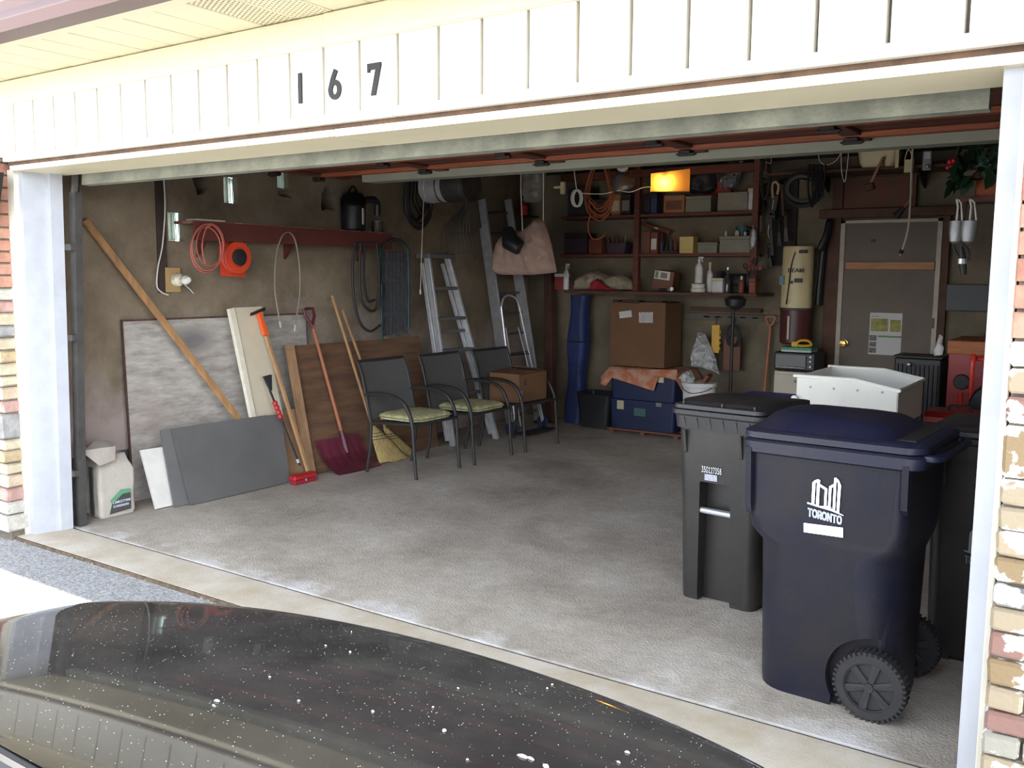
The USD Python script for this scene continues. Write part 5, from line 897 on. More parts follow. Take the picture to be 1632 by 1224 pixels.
def s_box(name, label, px0, px1, pt, z, yf, dep, body, lid=None, cat_='box', lab=None, group=None):
    x0, x1, y0, y1, z0, z1 = on_shelf(px0, px1, pt, z, yf, dep); h = z1-z0
    P = [('body', box(x0, x1, y0, y1, z0, z1-h*.2 if lid else z1, .004), C_[body])]
    if lid: P.append(('lid', box(x0-.004, x1+.004, y0-.004, y1+.004, z1-h*.2, z1, .004), C_[lid]))
    if lab: P.append(('label_panel', box(x0+(x1-x0)*.12, x1-(x1-x0)*.12, y0-.0015, y0+.001, z0+h*.2, z0+h*.7), C_[lab]))
    return thing(name, label, cat_, P, group)
def s_bottle(name, label, px, pt, z, yf, r, body, cap, cat_='bottle', pump=False):
    x = at(px, pt, 'y', yf)[0]; zt = max(at(px, pt, 'y', yf)[2], z+.08); h = zt-z-.001; z0 = z+.001
    P = [('body', lathe([(r*.6, z0), (r, z0+.006), (r, z0+h*.58), (r*.8, z0+h*.68), (r*.35, z0+h*.76), (r*.35, z0+h*.80)], (x, yf, 0), n=16), C_[body]), ('cap', lathe([(r*.42, z0+h*.79), (r*.42, z0+h*.9 if pump else z0+h), (r*.2, z0+h*.92 if pump else z0+h)], (x, yf, 0), n=14), C_[cap])]
    if pump: P.append(('trigger', cat(box(x-.008, x+.012, yf-.012, yf+.012, z0+h*.88, z0+h, .003), box(x+.01, x+.045, yf-.008, yf+.008, z0+h*.93, z0+h, .003), hull([(x+.02, yf-.005, z0+h*.93), (x+.03, yf-.005, z0+h*.93), (x+.038, yf+.005, z0+h*.8), (x+.03, yf+.005, z0+h*.8), (x+.03, yf-.005, z0+h*.8)])), C_[cap]))
    return thing(name, label, cat_, P)
# upper shelf
s_box('tin_box', 'blue tin on the upper shelf just right of the post', 1037, 1047, 308, S1, 5.76, .12, 'blue', 'dark', 'tin')
s_box('tin_box', 'dark tin on the upper shelf against the post', 1024, 1036, 310, S1, 5.76, .14, 'dark', 'plum', 'tin')
s_box('wooden_box', 'wooden box with a finger hole under the glowing lamp', 1058, 1091, 311, S1, 5.72, .2, 'wood', None, 'box', 'brown')
s_box('storage_bin', 'grey-green plastic bin next to the wooden box', 1093, 1133, 312, S1, 5.72, .2, 'greygreen', 'grey', 'storage bin')
s_box('storage_bin', 'pale grey bin under the crumpled silver bag', 1144, 1192, 306, S1, 5.72, .2, 'grey', None, 'storage bin')
g = puff(np.array([(0, 0), (.10, -.01), (.16, .05), (.19, .16), (.22, .27), (.14, .31), (.05, .28), (.02, .18), (-.02, .08)])*1.05, .05, .018, 3, .9, 30)
x0 = at(1147, 310, 'y', 5.78)[0]; SILV = mat('crinkled_foil_bag', (150, 150, 154), .22, metal=.5, bump=.4, bscale=60)
thing('foil_bag', 'crumpled silver bag stuffed on top of the pale grey bin', 'bag', [(None, frame(g, (x0, 5.84, at(1168, 306, 'y', 5.72)[2]+.045), (1, 0, 0), (0, 0, 1)), SILV)])
s_box('paper_roll', 'stack of white paper at the right end of the upper shelf', 1193, 1202, 300, S1, 5.74, .12, 'white', 'pale', 'paper')
s_box('wooden_block', 'pale wooden block on the upper shelf left of the post', 974, 989, 310, S1, 5.74, .1, 'wood', None, 'block', 'pale')
s_box('battery_box', 'dark printed box beside the pale wooden block', 990, 1005, 309, S1, 5.74, .12, 'dark', 'plum', 'box', 'grey')
x0, x1 = at(1120, 290, 'y', 5.75)[0], at(1168, 290, 'y', 5.75)[0]
s_box('red_case', 'dark red case standing behind the bins on the upper shelf', 1122, 1166, 276, S1, 5.925, .06, 'red', 'dark', 'case')
# middle shelf
s_box('ledger_book', 'brown book standing on the middle shelf beside the post', 1024, 1036, 369, S2, 5.73, .2, 'brown', None, 'book')
s_box('labelled_carton', 'narrow carton with a white label on the middle shelf', 1037, 1048, 370, S2, 5.73, .2, 'brown', None, 'carton', 'white')
s_box('cream_carton', 'small cream carton in the middle of the middle shelf', 1083, 1105, 377, S2, 5.72, .12, 'cream', None, 'carton')
s_box('grey_tray', 'low grey tray on the middle shelf', 1112, 1143, 386, S2, 5.72, .16, 'greygreen', 'grey', 'tray')
s_box('parts_drawer', 'large grey parts box with little bottles on its lid', 1147, 1196, 376, S2, 5.72, .2, 'grey', 'grey', 'box')
zt = at(1170, 376, 'y', 5.72)[2]
for px, r, bb, cc, l in ((1157, .012, 'white', 'white', 'tiny white jar on the grey parts box, leftmost'), (1175, .022, 'pale', 'white', 'squat white jar on the grey parts box beside the teal cup'), (1188, .014, 'white', 'teal', 'tiny white jar with a teal cap on the grey parts box')):
    x = at(px, 370, 'y', 5.8)[0]; thing('small_jar', l, 'jar', [('glass', lathe([(r*.9, zt+.001), (r, zt+.004), (r, zt+.035), (r*.7, zt+.04)], (x, 5.8, 0), n=12), C_[bb]), ('lid', lathe([(r*.8, zt+.04), (r*.8, zt+.052), (r*.3, zt+.052)], (x, 5.8, 0), n=12), C_[cc])])
x = at(1183, 365, 'y', 5.88)[0]; thing('teal_cup', 'teal cup on the grey parts box', 'cup', [('cup', lathe([(.035, zt+.001), (.045, zt+.005), (.055, zt+.10), (.05, zt+.10), (.03, zt+.01)], (x, 5.88, 0), n=18), C_['teal']), ('handle', tube(sp([(x+.05, 5.88, zt+.08), (x+.085, 5.88, zt+.06), (x+.05, 5.88, zt+.03)], 5), .006), C_['teal'])])
P = [('tray', box(*[at(1052, 396, 'y', 5.72)[0], at(1080, 396, 'y', 5.72)[0]], 5.72, 5.9, S2+.001, S2+.03, .004), C_['dark'])]
for k, (px, h) in enumerate(((1056, .17), (1062, .12), (1068, .20), (1074, .15))):
    x = at(px, 390, 'y', 5.8)[0]; P.append(('screwdriver', cat(lathe([(.012, S2+.03), (.015, S2+.05), (.013, S2+.03+h*.55), (.004, S2+.03+h*.58), (.0035, S2+.03+h)], (x, 5.78+.02*k, 0), n=8)), [C_['blue'], C_['dark'], DKGALV, C_['red']][k]))
thing('tool_tray', 'dark tray of upright screwdrivers on the middle shelf', 'tool tray', P)
x0, x1 = at(962, 400, 'y', 5.75)[0], at(996, 400, 'y', 5.75)[0]; P = [('basket', loft([rr((x1-x0)/2*k, .09*k, .03, z, 5, (x0+x1)/2, 5.85) for k, z in ((.85, S2+.001), (1, S2+.12), (.96, S2+.12), (.82, S2+.01))]), C_['plum'])]
for k in range(6): P.append(('tool', tube([(x0+.04+.028*k, 5.82+.02*(k % 3), S2+.02), (x0+.02+.036*k, 5.80+.03*(k % 3), S2+.17+.03*(k % 2))], .01, 6), [C_['teal'], C_['rust'], C_['dark'], DKGALV, C_['red'], C_['grey']][k]))
thing('tool_basket', 'basket crammed with small tools on the middle shelf below the orange cord', 'basket', P)
thing('long_level', 'reddish long level leaning on the middle shelf above the cartons', 'spirit level', [('beam', beam(at(1022, 356, 'y', 5.93), at(1068, 371, 'y', 5.93), .02, .04, (0, 1, 0), .002), C_['rust']), ('vial', beam(at(1043, 362.5, 'y', 5.915), at(1049, 364.5, 'y', 5.915), .012, .02, (0, 1, 0), .002), C_['pale'])])
for k, (px, pa, pb, w_, n_, l_, c_, M_) in enumerate(((1216, 290, 372, .035, 'wood_chisel', 'dark chisel hanging nearest the shelf post in the tool cluster', 'chisel', DKIRON), (1206, 375, 412, .05, 'slip_pliers', 'rusty pliers hanging low beside the shelf post', 'pliers', C_['rust']), (1241, 350, 392, .04, 'tin_snips', 'dark snips hanging right of the pipe wrench', 'snips', DKIRON), (1252, 340, 385, .045, 'putty_knife', 'putty knife hanging at the right edge of the tool cluster', 'putty knife', UMBER), (1226, 395, 428, .06, 'hand_clamp', 'dark clamp hanging at the bottom of the tool cluster', 'clamp', DKIRON))):
    a, b = at(px, pa, 'y', 5.85), at(px+1, pb, 'y', 5.85); mid = a+(b-a)*.5
    thing(n_, l_, c_, [('handle', tube([a, a+(mid-a)*.5, mid], [.014, .019, .014], 8), M_), ('working_end', hull([mid+[-.012, -.006, .01], mid+[.012, -.006, .01], mid+[-.012, .006, .01], mid+[.012, .006, .01], b+[-w_/2, -.004, 0], b+[w_/2, -.004, 0], b+[-w_/2, .004, 0], b+[w_/2, .004, 0]]), DKGALV), ('loop', tube(sp([a+[0, 0, -.01], a+[.02, 0, .03], a+[-.02, 0, .03]], 4, True), .004, 5, True), DKIRON), ('peg', tube([a+[0, -.02, .028], (a[0], 5.971, a[2]+.028)], .004), DKIRON)])
thing('cable_bundle', 'bundle of dark cables hanging from the high shelf beside the hose coil', 'cables', [('strand', hangpx([(1290+6*k, 262), (1288+7*k, 300), (1294+5*k, 330-5*k), (1300+4*k, 300), (1298+6*k, 262)], 5.425-.012*k, .009), BLACKPLASTIC) for k in range(4)])
thing('belt_loop', 'worn dark belt hanging from the top rail by the shelf end', 'belt', [('strap', hangpx([(1216, 250), (1213, 290), (1218, 318), (1226, 292), (1225, 250)], 5.62, .014), DKIRON), ('buckle', hangpx([(1222, 250), (1229, 252), (1228, 260), (1221, 258)], 5.61, .005, closed=True), STEEL)])
s_box('dark_carton', 'dark carton at the left end of the upper shelf', 905, 940, 300, S1, 5.76, .2, 'dark', 'plum', 'carton')
s_box('dark_carton', 'plum coloured carton left of the wooden block', 945, 968, 318, S1, 5.76, .18, 'plum', 'dark', 'carton')
s_box('tackle_box', 'dark tackle box at the left end of the middle shelf', 900, 935, 372, S2, 5.74, .2, 'plum', 'dark', 'tackle box')
s_box('rust_crate', 'rusty brown crate left of the tool basket', 938, 959, 380, S2, 5.74, .2, 'rust', None, 'crate')
g = pixpuff([(1098, 272), (1118, 262), (1138, 270), (1142, 300), (1134, 309), (1100, 308)], 'y', 5.90, .05, seed=9, amp=.6)
thing('dark_sack', 'dark lumpy sack on top of the grey-green bin', 'sack', [(None, g, C_['dark'])])
# lowest shelf
s_bottle('spray_bottle', 'white trigger spray bottle at the left end of the lowest shelf', 903, 420, S3, 5.58, .032, 'white', 'white', 'spray bottle', True)
s_box('first_aid_box', 'red box with a white lid beside the white spray bottle', 884, 900, 436, S3, 5.60, .12, 'red', 'white', 'box')
g = pixpuff([(912, 461), (922, 440), (938, 432), (952, 430), (972, 440), (990, 436), (1006, 445), (1010, 461)], 'y', 5.72, .09, seed=4, amp=.6)
g.apply_translation([0, 0, S3+.004-g.bounds[0, 2]])
thing('dust_sheet', 'heap of crumpled pale dust sheet on the lowest shelf', 'cloth', [(None, g, mat('grubby_sheet', (150, 138, 116), .9, var=.12, scale=14))])
g = pixpuff([(938, 462), (942, 450), (952, 443), (962, 450), (970, 458), (985, 462)], 'y', 5.565, .045, seed=6, amp=.5); g.apply_translation([0, 0, S3+.004-g.bounds[0, 2]])
thing('red_rag', 'red rag lying in front of the pale dust sheet', 'rag', [(None, g, mat('red_rag_cloth', (140, 28, 40), .9))])
x = at(1057, 436, 'y', 5.66)[0]
thing('lamp_carton', 'brown light bulb carton with a white label, tilted on the lowest shelf', 'carton', [('box', rot(box(x-.11, x+.11, 5.66, 5.80, S3+.015, S3+.21, .003), 7, (0, 1, 0)), C_['brown']), ('label_panel', rot(box(x-.10, x+.07, 5.655, 5.66, S3+.12, S3+.205), 7, (0, 1, 0), (x, 5.73, S3+.11)), C_['white']), ('print', rot(box(x-.09, x-.06, 5.653, 5.656, S3+.13, S3+.195), 7, (0, 1, 0), (x, 5.73, S3+.11)), PGREEN), ('print', rot(box(x-.03, x+.04, 5.653, 5.656, S3+.135, S3+.19), 7, (0, 1, 0), (x, 5.73, S3+.11)), C_['grey'])])
x = at(1068, 455, 'y', 5.56)[0]
thing('flashlight', 'small chrome torch with a bright lens on the lowest shelf', 'torch', [('barrel', tube([(x-.14, 5.62, S3+.02), (x-.03, 5.58, S3+.022)], .015, 10), C_['dark']), ('head', tube([(x-.03, 5.58, S3+.024), (x+.015, 5.565, S3+.03)], [.016, .027], 12), CHROME), ('lens', ball((x+.016, 5.563, S3+.031), .022, (1, 1, 1)), mat('lens_glass', (230, 230, 226), .1))])
s_bottle('pump_bottle', 'white pump bottle standing on two white tubs', 1115, 409, S3+.085, 5.62, .04, 'white', 'white', 'bottle', True)
for k, l in enumerate(('lower white tub under the pump bottle', 'upper white tub under the pump bottle')):
    x = at(1113, 450, 'y', 5.62)[0]; z = S3+.001+.042*k; thing('plastic_tub', l, 'tub', [('tub', lathe([(.065-.006*k, z), (.072-.006*k, z+.006), (.072-.006*k, z+.030), (.06, z+.031)], (x, 5.62, 0), n=20), C_['white']), ('lid', lathe([(.074-.006*k, z+.031), (.074-.006*k, z+.041), (.02, z+.0415)], (x, 5.62, 0), n=20), C_['pale'])])
s_bottle('squeeze_bottle', 'slim white squeeze bottle behind the pump bottle', 1132, 418, S3, 5.72, .032, 'white', 'pale')
s_box('white_carton', 'small white carton on the lowest shelf right of the tubs', 1135, 1152, 443, S3, 5.60, .1, 'white', 'pale', 'carton')
thing('glass_bottle', 'clear shiny bottle beside the small white carton', 'bottle', [('bottle', lathe([(.028, S3+.001), (.03, S3+.01), (.03, S3+.12), (.012, S3+.17), (.012, S3+.22)], (at(1160, 440, 'y', 5.62)[0], 5.62, 0), n=16), mat('smoky_glass', (60, 58, 60), .06)), ('stopper', lathe([(.014, S3+.22), (.014, S3+.245), (.004, S3+.246)], (at(1160, 440, 'y', 5.62)[0], 5.62, 0), n=12), CHROME)])
x = at(1172, 445, 'y', 5.75)[0]
thing('bench_grinder', 'dark bench grinder behind the bottles on the lowest shelf', 'bench grinder', [('motor', lathe([(.03, -.12), (.065, -.10), (.065, .10), (.03, .12)], (x, 5.78, S3+.12), 'x', 18), C_['dark']), ('stand', box(x-.07, x+.07, 5.72, 5.84, S3+.001, S3+.07, .006), C_['dark']), ('guard', lathe([(.02, -.02), (.09, -.02), (.09, .02), (.02, .02)], (x+.15, 5.78, S3+.12), 'x', 18), C_['plum']), ('guard', lathe([(.02, -.02), (.09, -.02), (.09, .02), (.02, .02)], (x-.15, 5.78, S3+.12), 'x', 18), C_['plum'])])
s_bottle('red_bottle', 'rusty red bottle with a white top on the lowest shelf', 1182, 440, S3, 5.56, .026, 'rust', 'white')
s_box('red_tin', 'rust red tin at the right end of the lowest shelf', 1194, 1204, 444, S3, 5.56, .08, 'rust', 'brown', 'tin')
P = [('handle_ring', hangpx([(1188+k*7+3*math.cos(t), 424-k*4+4*math.sin(t)) for t in np.linspace(0, 2*np.pi, 10, endpoint=False)], 5.63, .005, 3, True), [C_['dark'], C_['red'], C_['dark'], DKGALV][k]) for k in range(4)]
P += [('blade', tube([at(1190+k*6, 428-k*3, 'y', 5.635), at(1193+k*4, 444-k*2, 'y', 5.635)], .006, 6), DKGALV) for k in range(4)]
P.append(('strap', box(at(1186, 430, 'y', 5.64)[0], at(1214, 430, 'y', 5.64)[0], 5.64, 5.658, at(1200, 430, 'y', 5.64)[2], at(1200, 424, 'y', 5.64)[2]), C_['red']))
thing('scissors_rack', 'row of scissors and pliers hung on a red strap at the shelf end', 'tool rack', P)
thing('silver_mask', 'pale metal plate hanging on the right shelf post', 'plate', [('plate', frame(puff([(0, 0), (.05, .03), (.06, .12), (.05, .19), (.02, .24), (-.01, .18), (-.02, .08)], .012, .012, 2, .3), (2.375, 5.645, 1.86), (1, 0, 0), (0, 0, 1)), GALV), ('hook', tube([(2.40, 5.66, 2.09), (2.40, 5.63, 2.10)], .004), DKIRON)])
# hanging under the lowest shelf
g = pixpuff([(1112, 530), (1123, 531), (1130, 545), (1141, 572), (1147, 597), (1136, 592), (1118, 586), (1101, 584), (1102, 560)], 'y', 5.78, .06, seed=8, amp=.8, fr=26)
thing('clear_bag', 'crinkled clear plastic bag hanging from the peg rail', 'plastic bag', [(None, g, mat('crinkled_polythene', (168, 168, 166), .25, bump=.5, bscale=70, var=.15, scale=20))])
a, b = at(1133, 562, 'y', 5.80), at(1147, 518, 'y', 5.80)
thing('yellow_gauge', 'yellow notched tool hanging beside the clear bag', 'hand tool', [('plate', box(a[0], b[0], 5.80, 5.815, a[2], b[2], .006), YEL)]+[('notch_tab', box(b[0], b[0]+.012, 5.80, 5.812, a[2]+.03+.055*k, a[2]+.06+.055*k, .002), YEL) for k in range(4)]+[('hanger', tube([((a[0]+b[0])/2, 5.805, b[2]), ((a[0]+b[0])/2, 5.83, 1.22)], .004), DKIRON)])
thing('wire_coil', 'dark coil of wire hanging from the peg rail', 'wire', [('coil', hangpx([(1166+10*math.cos(t)+k*2, 535+17*math.sin(t)) for t in np.linspace(0, 2*np.pi, 12, endpoint=False)], 5.82-.015*k, .008, 4, True), DKIRON if k else DKGALV) for k in range(3)]+[('hook', tube([at(1166, 518, 'y', 5.80), at(1166, 516, 'y', 5.90), (at(1166, 516, 'y', 5.9)[0], 5.945, 1.205)], .006), DKIRON)])
a, b = at(1152, 590, 'y', 5.86), at(1180, 556, 'y', 5.86)
thing('brown_folder', 'brown board hanging behind the wire coil', 'board', [('sheet', box(a[0], b[0], 5.86, 5.872, a[2], b[2]+.12, .002), C_['brown']), ('clip', box((a[0]+b[0])/2-.02, (a[0]+b[0])/2+.02, 5.852, 5.862, b[2]+.10, b[2]+.14, .002), DKGALV), ('hanger', tube([((a[0]+b[0])/2, 5.857, b[2]+.135), ((a[0]+b[0])/2, 5.93, 1.20), ((a[0]+b[0])/2, 5.942, 1.20)], .005), DKIRON)])
thing('iron_standard', 'dark iron floor stand with a round head in front of the peg rail', 'stand', [('pole', tube([(2.30, 5.45, .02), (2.30, 5.45, 1.38)], .016, 10), DKIRON), ('head', lathe([(.03, 1.30), (.09, 1.34), (.10, 1.40), (.06, 1.43), (.01, 1.435)], (2.32, 5.45, 0), n=18), BLACKPLASTIC), ('base_plate', lathe([(.15, 0), (.15, .012), (.03, .03), (.02, .03)], (2.30, 5.45, 0), n=22), DKIRON)])
thing('garden_fork', 'wooden handled fork standing against the back wall beside the iron stand', 'garden fork', [('shaft', tube([(2.50, 5.93, 1.15), (2.48, 5.86, .3)], .015, 8), REDWOOD), ('grip', tube(sp([(2.50, 5.93, 1.14), (2.455, 5.935, 1.22), (2.545, 5.935, 1.22)], 4, True), .012, 7, True), REDWOOD), ('tines', cat([tube(sp([(2.48, 5.86, .31), (2.41+.045*k, 5.84, .26), (2.41+.045*k, 5.80, .002)], 4), .007, 6) for k in range(4)]), DKIRON)])
x, y = 2.09, 5.2
thing('white_pail', 'tall white pail behind the black bin', 'pail', [('tub', lathe([(.125, 0), (.13, .01), (.155, .62), (.148, .62), (.12, .02)], (x, y, 0), n=28), C_['white']), ('rim', lathe([(.154, .58), (.164, .585), (.164, .62), (.154, .625)], (x, y, 0), n=28), C_['white']), ('bail', tube(sp([(x-.16, y, .60), (x-.12, y-.1, .56), (x, y-.165, .53), (x+.12, y-.1, .56), (x+.16, y, .60)], 5), .004), DKGALV)])
thing('wood_offcut', 'reddish wood offcut stuck in the white pail', 'wood offcut', [(None, beam((2.02, 5.20, .45), (2.20, 5.18, .70), .10, .03, (0, 1, 0), .003), C_['rust'])])
g = puff([(0, 0), (.10, .0), (.13, .07), (.08, .14), (.01, .12), (-.03, .06)], .05, .015, 3, .8, 30)
thing('scrunched_bag', 'scrunched clear bag stuffed in the left of the white pail', 'plastic bag', [(None, frame(g, (1.95, 5.13, .60), (1, 0, 0), (0, 0, 1)), LOOK['crinkled_polythene'])])
# blue storage boxes, cloth, big carton
SBLUE = mat('dark_blue_box', (16, 29, 66), .5, var=.12, scale=5)
thing('floor_skid', 'low wooden skid under the blue storage boxes', 'skid', [('slat', box(.97, 1.80, y0_, y0_+.09, .03, .05, .003), C_['brown']) for y0_ in (5.47, 5.62, 5.78)]+[('bearer', box(x_, x_+.05, 5.47, 5.87, 0, .03), C_['brown']) for x_ in (1.0, 1.35, 1.72)])
def bluebox(z0, z1, l, extra):
    x0, x1, y0, y1 = .985, 1.72, 5.49, 5.90; P = [('tub', loft([rr((x1-x0)/2*k, (y1-y0)/2*k, .03, z, 5, (x0+x1)/2, (y0+y1)/2) for k, z in ((.95, z0), (.965, z0+.02), (.99, z1-.04), (.96, z1-.04), (.93, z0+.03))]), SBLUE), ('lid', loft([rr((x1-x0)/2*k, (y1-y0)/2*k, .03, z, 5, (x0+x1)/2, (y0+y1)/2) for k, z in ((1, z1-.04), (1.01, z1-.03), (1.01, z1-.006), (.95, z1))]), SBLUE)]
    thing('storage_box', l, 'storage box', P+extra, 'blue storage boxes')
def stick(px, py, w_, h_, M): q = at(px, py, 'y', 5.49); return ('sticker', box(q[0]-w_/2, q[0]+w_/2, 5.484, 5.51, q[2]-h_/2, q[2]+h_/2), M)
bluebox(.051, .355, 'dark blue storage box at the bottom, with torn labels', [stick(989, 645, .075, .09, C_['pale']), stick(1020, 657, .13, .08, C_['teal']), stick(1050, 645, .06, .04, C_['grey'])])
bluebox(.356, .665, 'dark blue storage box stacked under the orange cloth', [stick(1052, 605, .08, .06, C_['pale'])])
CLOTH = mat('orange_print_cloth', (174, 104, 72), .9, col2=(190, 148, 124), scale=9, detail=5, thr=(.42, .62))
top = []
gx = np.linspace(.90, 1.83, 26); gy = np.linspace(5.44, 5.94, 16)
def cz(x, y):
    z = .672
    for d_ in (.965-x, x-1.735, 5.482-y): z -= max(d_, 0)*(1.5 if d_ > .0 else 0)
    return z+.012*(meshkit.fbm(np.array([[x*9, y*9, 1.]]), 3, 2)[0]-.2)*(1 if .98 < x < 1.7 and y > 5.5 else .4)
V = [(x, y, cz(x, y)) for y in gy for x in gx]; F = []
for j in range(15):
    for i in range(25):
        q = j*26+i; F += [[q, q+1, q+27], [q, q+27, q+26]]
sheet_ = trimesh.Trimesh(V, F, process=False)
V2 = np.array(V)+[0, 0, .006]; nn = len(V); bd = [i for i in range(26)]+[26*j+25 for j in range(1, 16)]+[15*26+i for i in range(24, -1, -1)]+[26*j for j in range(14, 0, -1)]
F2 = F+[[nn+c for c in t[::-1]] for t in F]
for a_, b_ in zip(bd, bd[1:]+bd[:1]): F2 += [[a_, nn+a_, b_], [b_, nn+a_, nn+b_]]
sheet_ = trimesh.Trimesh(np.vstack([V, V2]), F2, process=False); trimesh.repair.fix_normals(sheet_)
flap = pixpuff([(968, 589), (1079, 589), (1079, 606), (1062, 602), (1050, 600), (1042, 623), (1020, 616), (998, 609), (975, 602), (966, 615), (957, 612), (958, 600)], 'y', 5.455, .012, seed=2, amp=.6, fr=20)
thing('print_cloth', 'orange printed cloth draped over the blue storage boxes', 'cloth', [('top', sheet_, CLOTH), ('front_drop', flap, CLOTH)])
P = carton(.965, 1.575, 5.52, 5.92, .695, 1.34, CARD)
P += [('flap', slab([(.965, 5.52, 1.34), (1.575, 5.52, 1.34), (1.56, 5.72, 1.352), (.965, 5.72, 1.352)], .006), CARD), ('flap', slab([(.965, 5.92, 1.34), (.965, 5.72, 1.36), (1.575, 5.72, 1.36), (1.575, 5.92, 1.34)], .006), CARD)]
def cl(px0, px1, py0, py1, tilt, M, n='shipping_label'): a_, b_ = at(px0, py1, 'y', 5.519), at(px1, py0, 'y', 5.519); return (n, rot(box(a_[0], b_[0], 5.5175, 5.5205, a_[2], b_[2]), tilt, (0, 1, 0)), M)
P += [cl(987, 1007, 496, 506, -8, PAPER), cl(1018, 1041, 498, 514, -2, mat('barcode_label', (180, 178, 174), .7, var=.3, scale=90)), cl(992, 1019, 478, 483, 0, CARDIN, 'printed_line'), cl(1028, 1056, 479, 481, 0, CARDIN, 'printed_line'), cl(977, 984, 477, 482, 0, CARDIN, 'printed_line')]
thing('large_carton', 'large brown carton with two white labels standing on the orange cloth', 'carton', P)
thing('dark_hamper', 'black plastic hamper on the floor left of the blue boxes', 'hamper', [('tub', loft([rr(.20*k, .17*k, .04, z, 5, .745, 5.72) for k, z in ((.8, 0), (.83, .02), (1, .36), (.95, .36), (.78, .03))]), BLACKPLASTIC), ('rim', tube(rr(.203, .173, .04, .36, 5, .745, 5.72), .012, 6, closed=True), BLACKPLASTIC)])
# things hung in mid air from the ceiling
b0, b1 = at(783, 437, 'y', 5.25), at(886, 437, 'y', 5.25)
g = pixpuff([(783, 428), (790, 400), (797, 380), (812, 366), (832, 368), (846, 358), (858, 346), (868, 352), (876, 378), (884, 410), (887, 434), (850, 438), (805, 438), (790, 436)], 'y', 4.68, .10, seed=3, amp=.5, fr=9)
CANV = mat('grubby_canvas', (158, 132, 118), .95, var=.1, scale=9, bump=.2, bscale=90)
wheel = at(815, 386, 'y', 4.52)
thing('canvas_cover', 'pinkish canvas cover hung up over a dark wheel in the back corner', 'canvas cover', [('cloth', g, CANV), ('cord', tube([at(830, 300, 'y', 4.68), at(833, 372, 'y', 4.66)], .006), WCAB), ('cord', tube([at(866, 300, 'y', 4.68), at(866, 352, 'y', 4.66)], .006), WCAB), ('cord', tube([at(830, 300, 'y', 4.68), at(830, 300, 'y', 4.68)*[1, 1, 0]+[0, 0, ZC]], .006), WCAB), ('cord', tube([at(866, 300, 'y', 4.68), at(866, 300, 'y', 4.68)*[1, 1, 0]+[0, 0, ZC]], .006), WCAB), ('dark_roll', tube([wheel+[-.06, .02, .12], wheel+[.0, -.02, 0], wheel+[.10, .0, -.06]], [.06, .09, .07], 14), BLACKPLASTIC)])
a = at(845, 322, 'y', 4.9)
thing('plastic_sack', 'dull grey plastic sack hanging from the ceiling above the canvas cover', 'sack', [('sack', frame(puff([(-.09, .0), (.09, 0), (.14, .12), (.15, .34), (-.14, .34), (-.13, .12)], .07, .02, 5, .5, 16), (a[0], 4.95, a[2]), (1, 0, 0), (0, 0, 1)), mat('dull_grey_sack', (120, 114, 104), .5, bump=.3, bscale=40)), ('tie', tube([(a[0], 4.95, a[2]+.34), (a[0], 4.95, ZC)], .01), DKIRON)])
a = at(802, 335, 'y', 5.70)
thing('red_oil_can', 'small red can hooked on the wall in the back corner', 'can', [('can', lathe([(.05, -.06), (.055, -.05), (.055, .04), (.02, .08), (.012, .12)], (max(a[0], -.28), 5.75, a[2]), n=16), mat('red_can_paint', (170, 46, 40), .5)), ('bracket', box(max(a[0], -.28)-.05, max(a[0], -.28)+.05, 5.80, 6.0, a[2]-.075, a[2]-.06), DKIRON)])
ORC = mat('orange_brown_cord', (150, 82, 44), .6)
P = []
for k in range(10):
    w_ = 18+RNG.uniform(-4, 4); lo = 344+RNG.uniform(-16, 10); cx = 956+RNG.uniform(-3, 3)
    P.append(('loop', hangpx([(cx-w_*.35, 262), (cx-w_, 305), (cx-w_*.9, lo-16), (cx, lo), (cx+w_*.9, lo-14), (cx+w_, 305), (cx+w_*.35, 262)], 4.98-.018*k, .0065, 5, True), ORC))
P.append(('loop', hangpx([(942, 340), (937, 362), (944, 380), (958, 379), (966, 370)], 4.86, .0065), ORC)); P.append(('hook', tube([at(956, 262, 'y', 4.9), at(956, 262, 'y', 4.9)*[1, 1, 0]+[0, 0, ZC]], .006), DKIRON))
thing('power_lead_coil', 'coil of orange-brown power lead hanging from the ceiling', 'power lead', P)
P = [('coil', hangpx([(919+7*math.cos(t)+k-1, 316+13*math.sin(t)) for t in np.linspace(0, 2*np.pi, 12, endpoint=False)], 4.80-.014*k, .009, 4, True), WCAB) for k in range(4)]
P.append(('suspension', hangpx([(915, 240), (915, 270), (919, 302)], 4.80, .006), WCAB)); P.append(('suspension', tube([at(915, 240, 'y', 4.8), at(915, 240, 'y', 4.8)*[1, 1, 0]+[0, 0, ZC]], .006), WCAB))
thing('white_cord_coil', 'small coil of white cord hanging left of the orange cord', 'cord', P)
thing('lamp_wire', 'thin pale wire strung from the white coil across to the glowing lamp', 'wire', [(None, hangpx([(924, 308), (960, 309), (985, 304), (1005, 306), (1025, 299), (1043, 298)], 4.75, .005), WCAB)])
a = at(896, 298, 'y', 4.9)
thing('plastic_gadget', 'small cream plastic gadget hanging near the white cord coil', 'gadget', [('body', box(a[0]-.015, a[0]+.035, 4.88, 4.92, a[2]-.07, a[2]+.05, .008), VCREAM), ('spout', tube([a+[-.01, 0, 0], a+[-.09, 0, .0]], .014, 8), VCREAM), ('hanger', tube([a+[.01, 0, .05], [a[0]+.02, a[1], ZC]], .004), DKIRON)])
a = at(990, 290, 'y', 4.7)
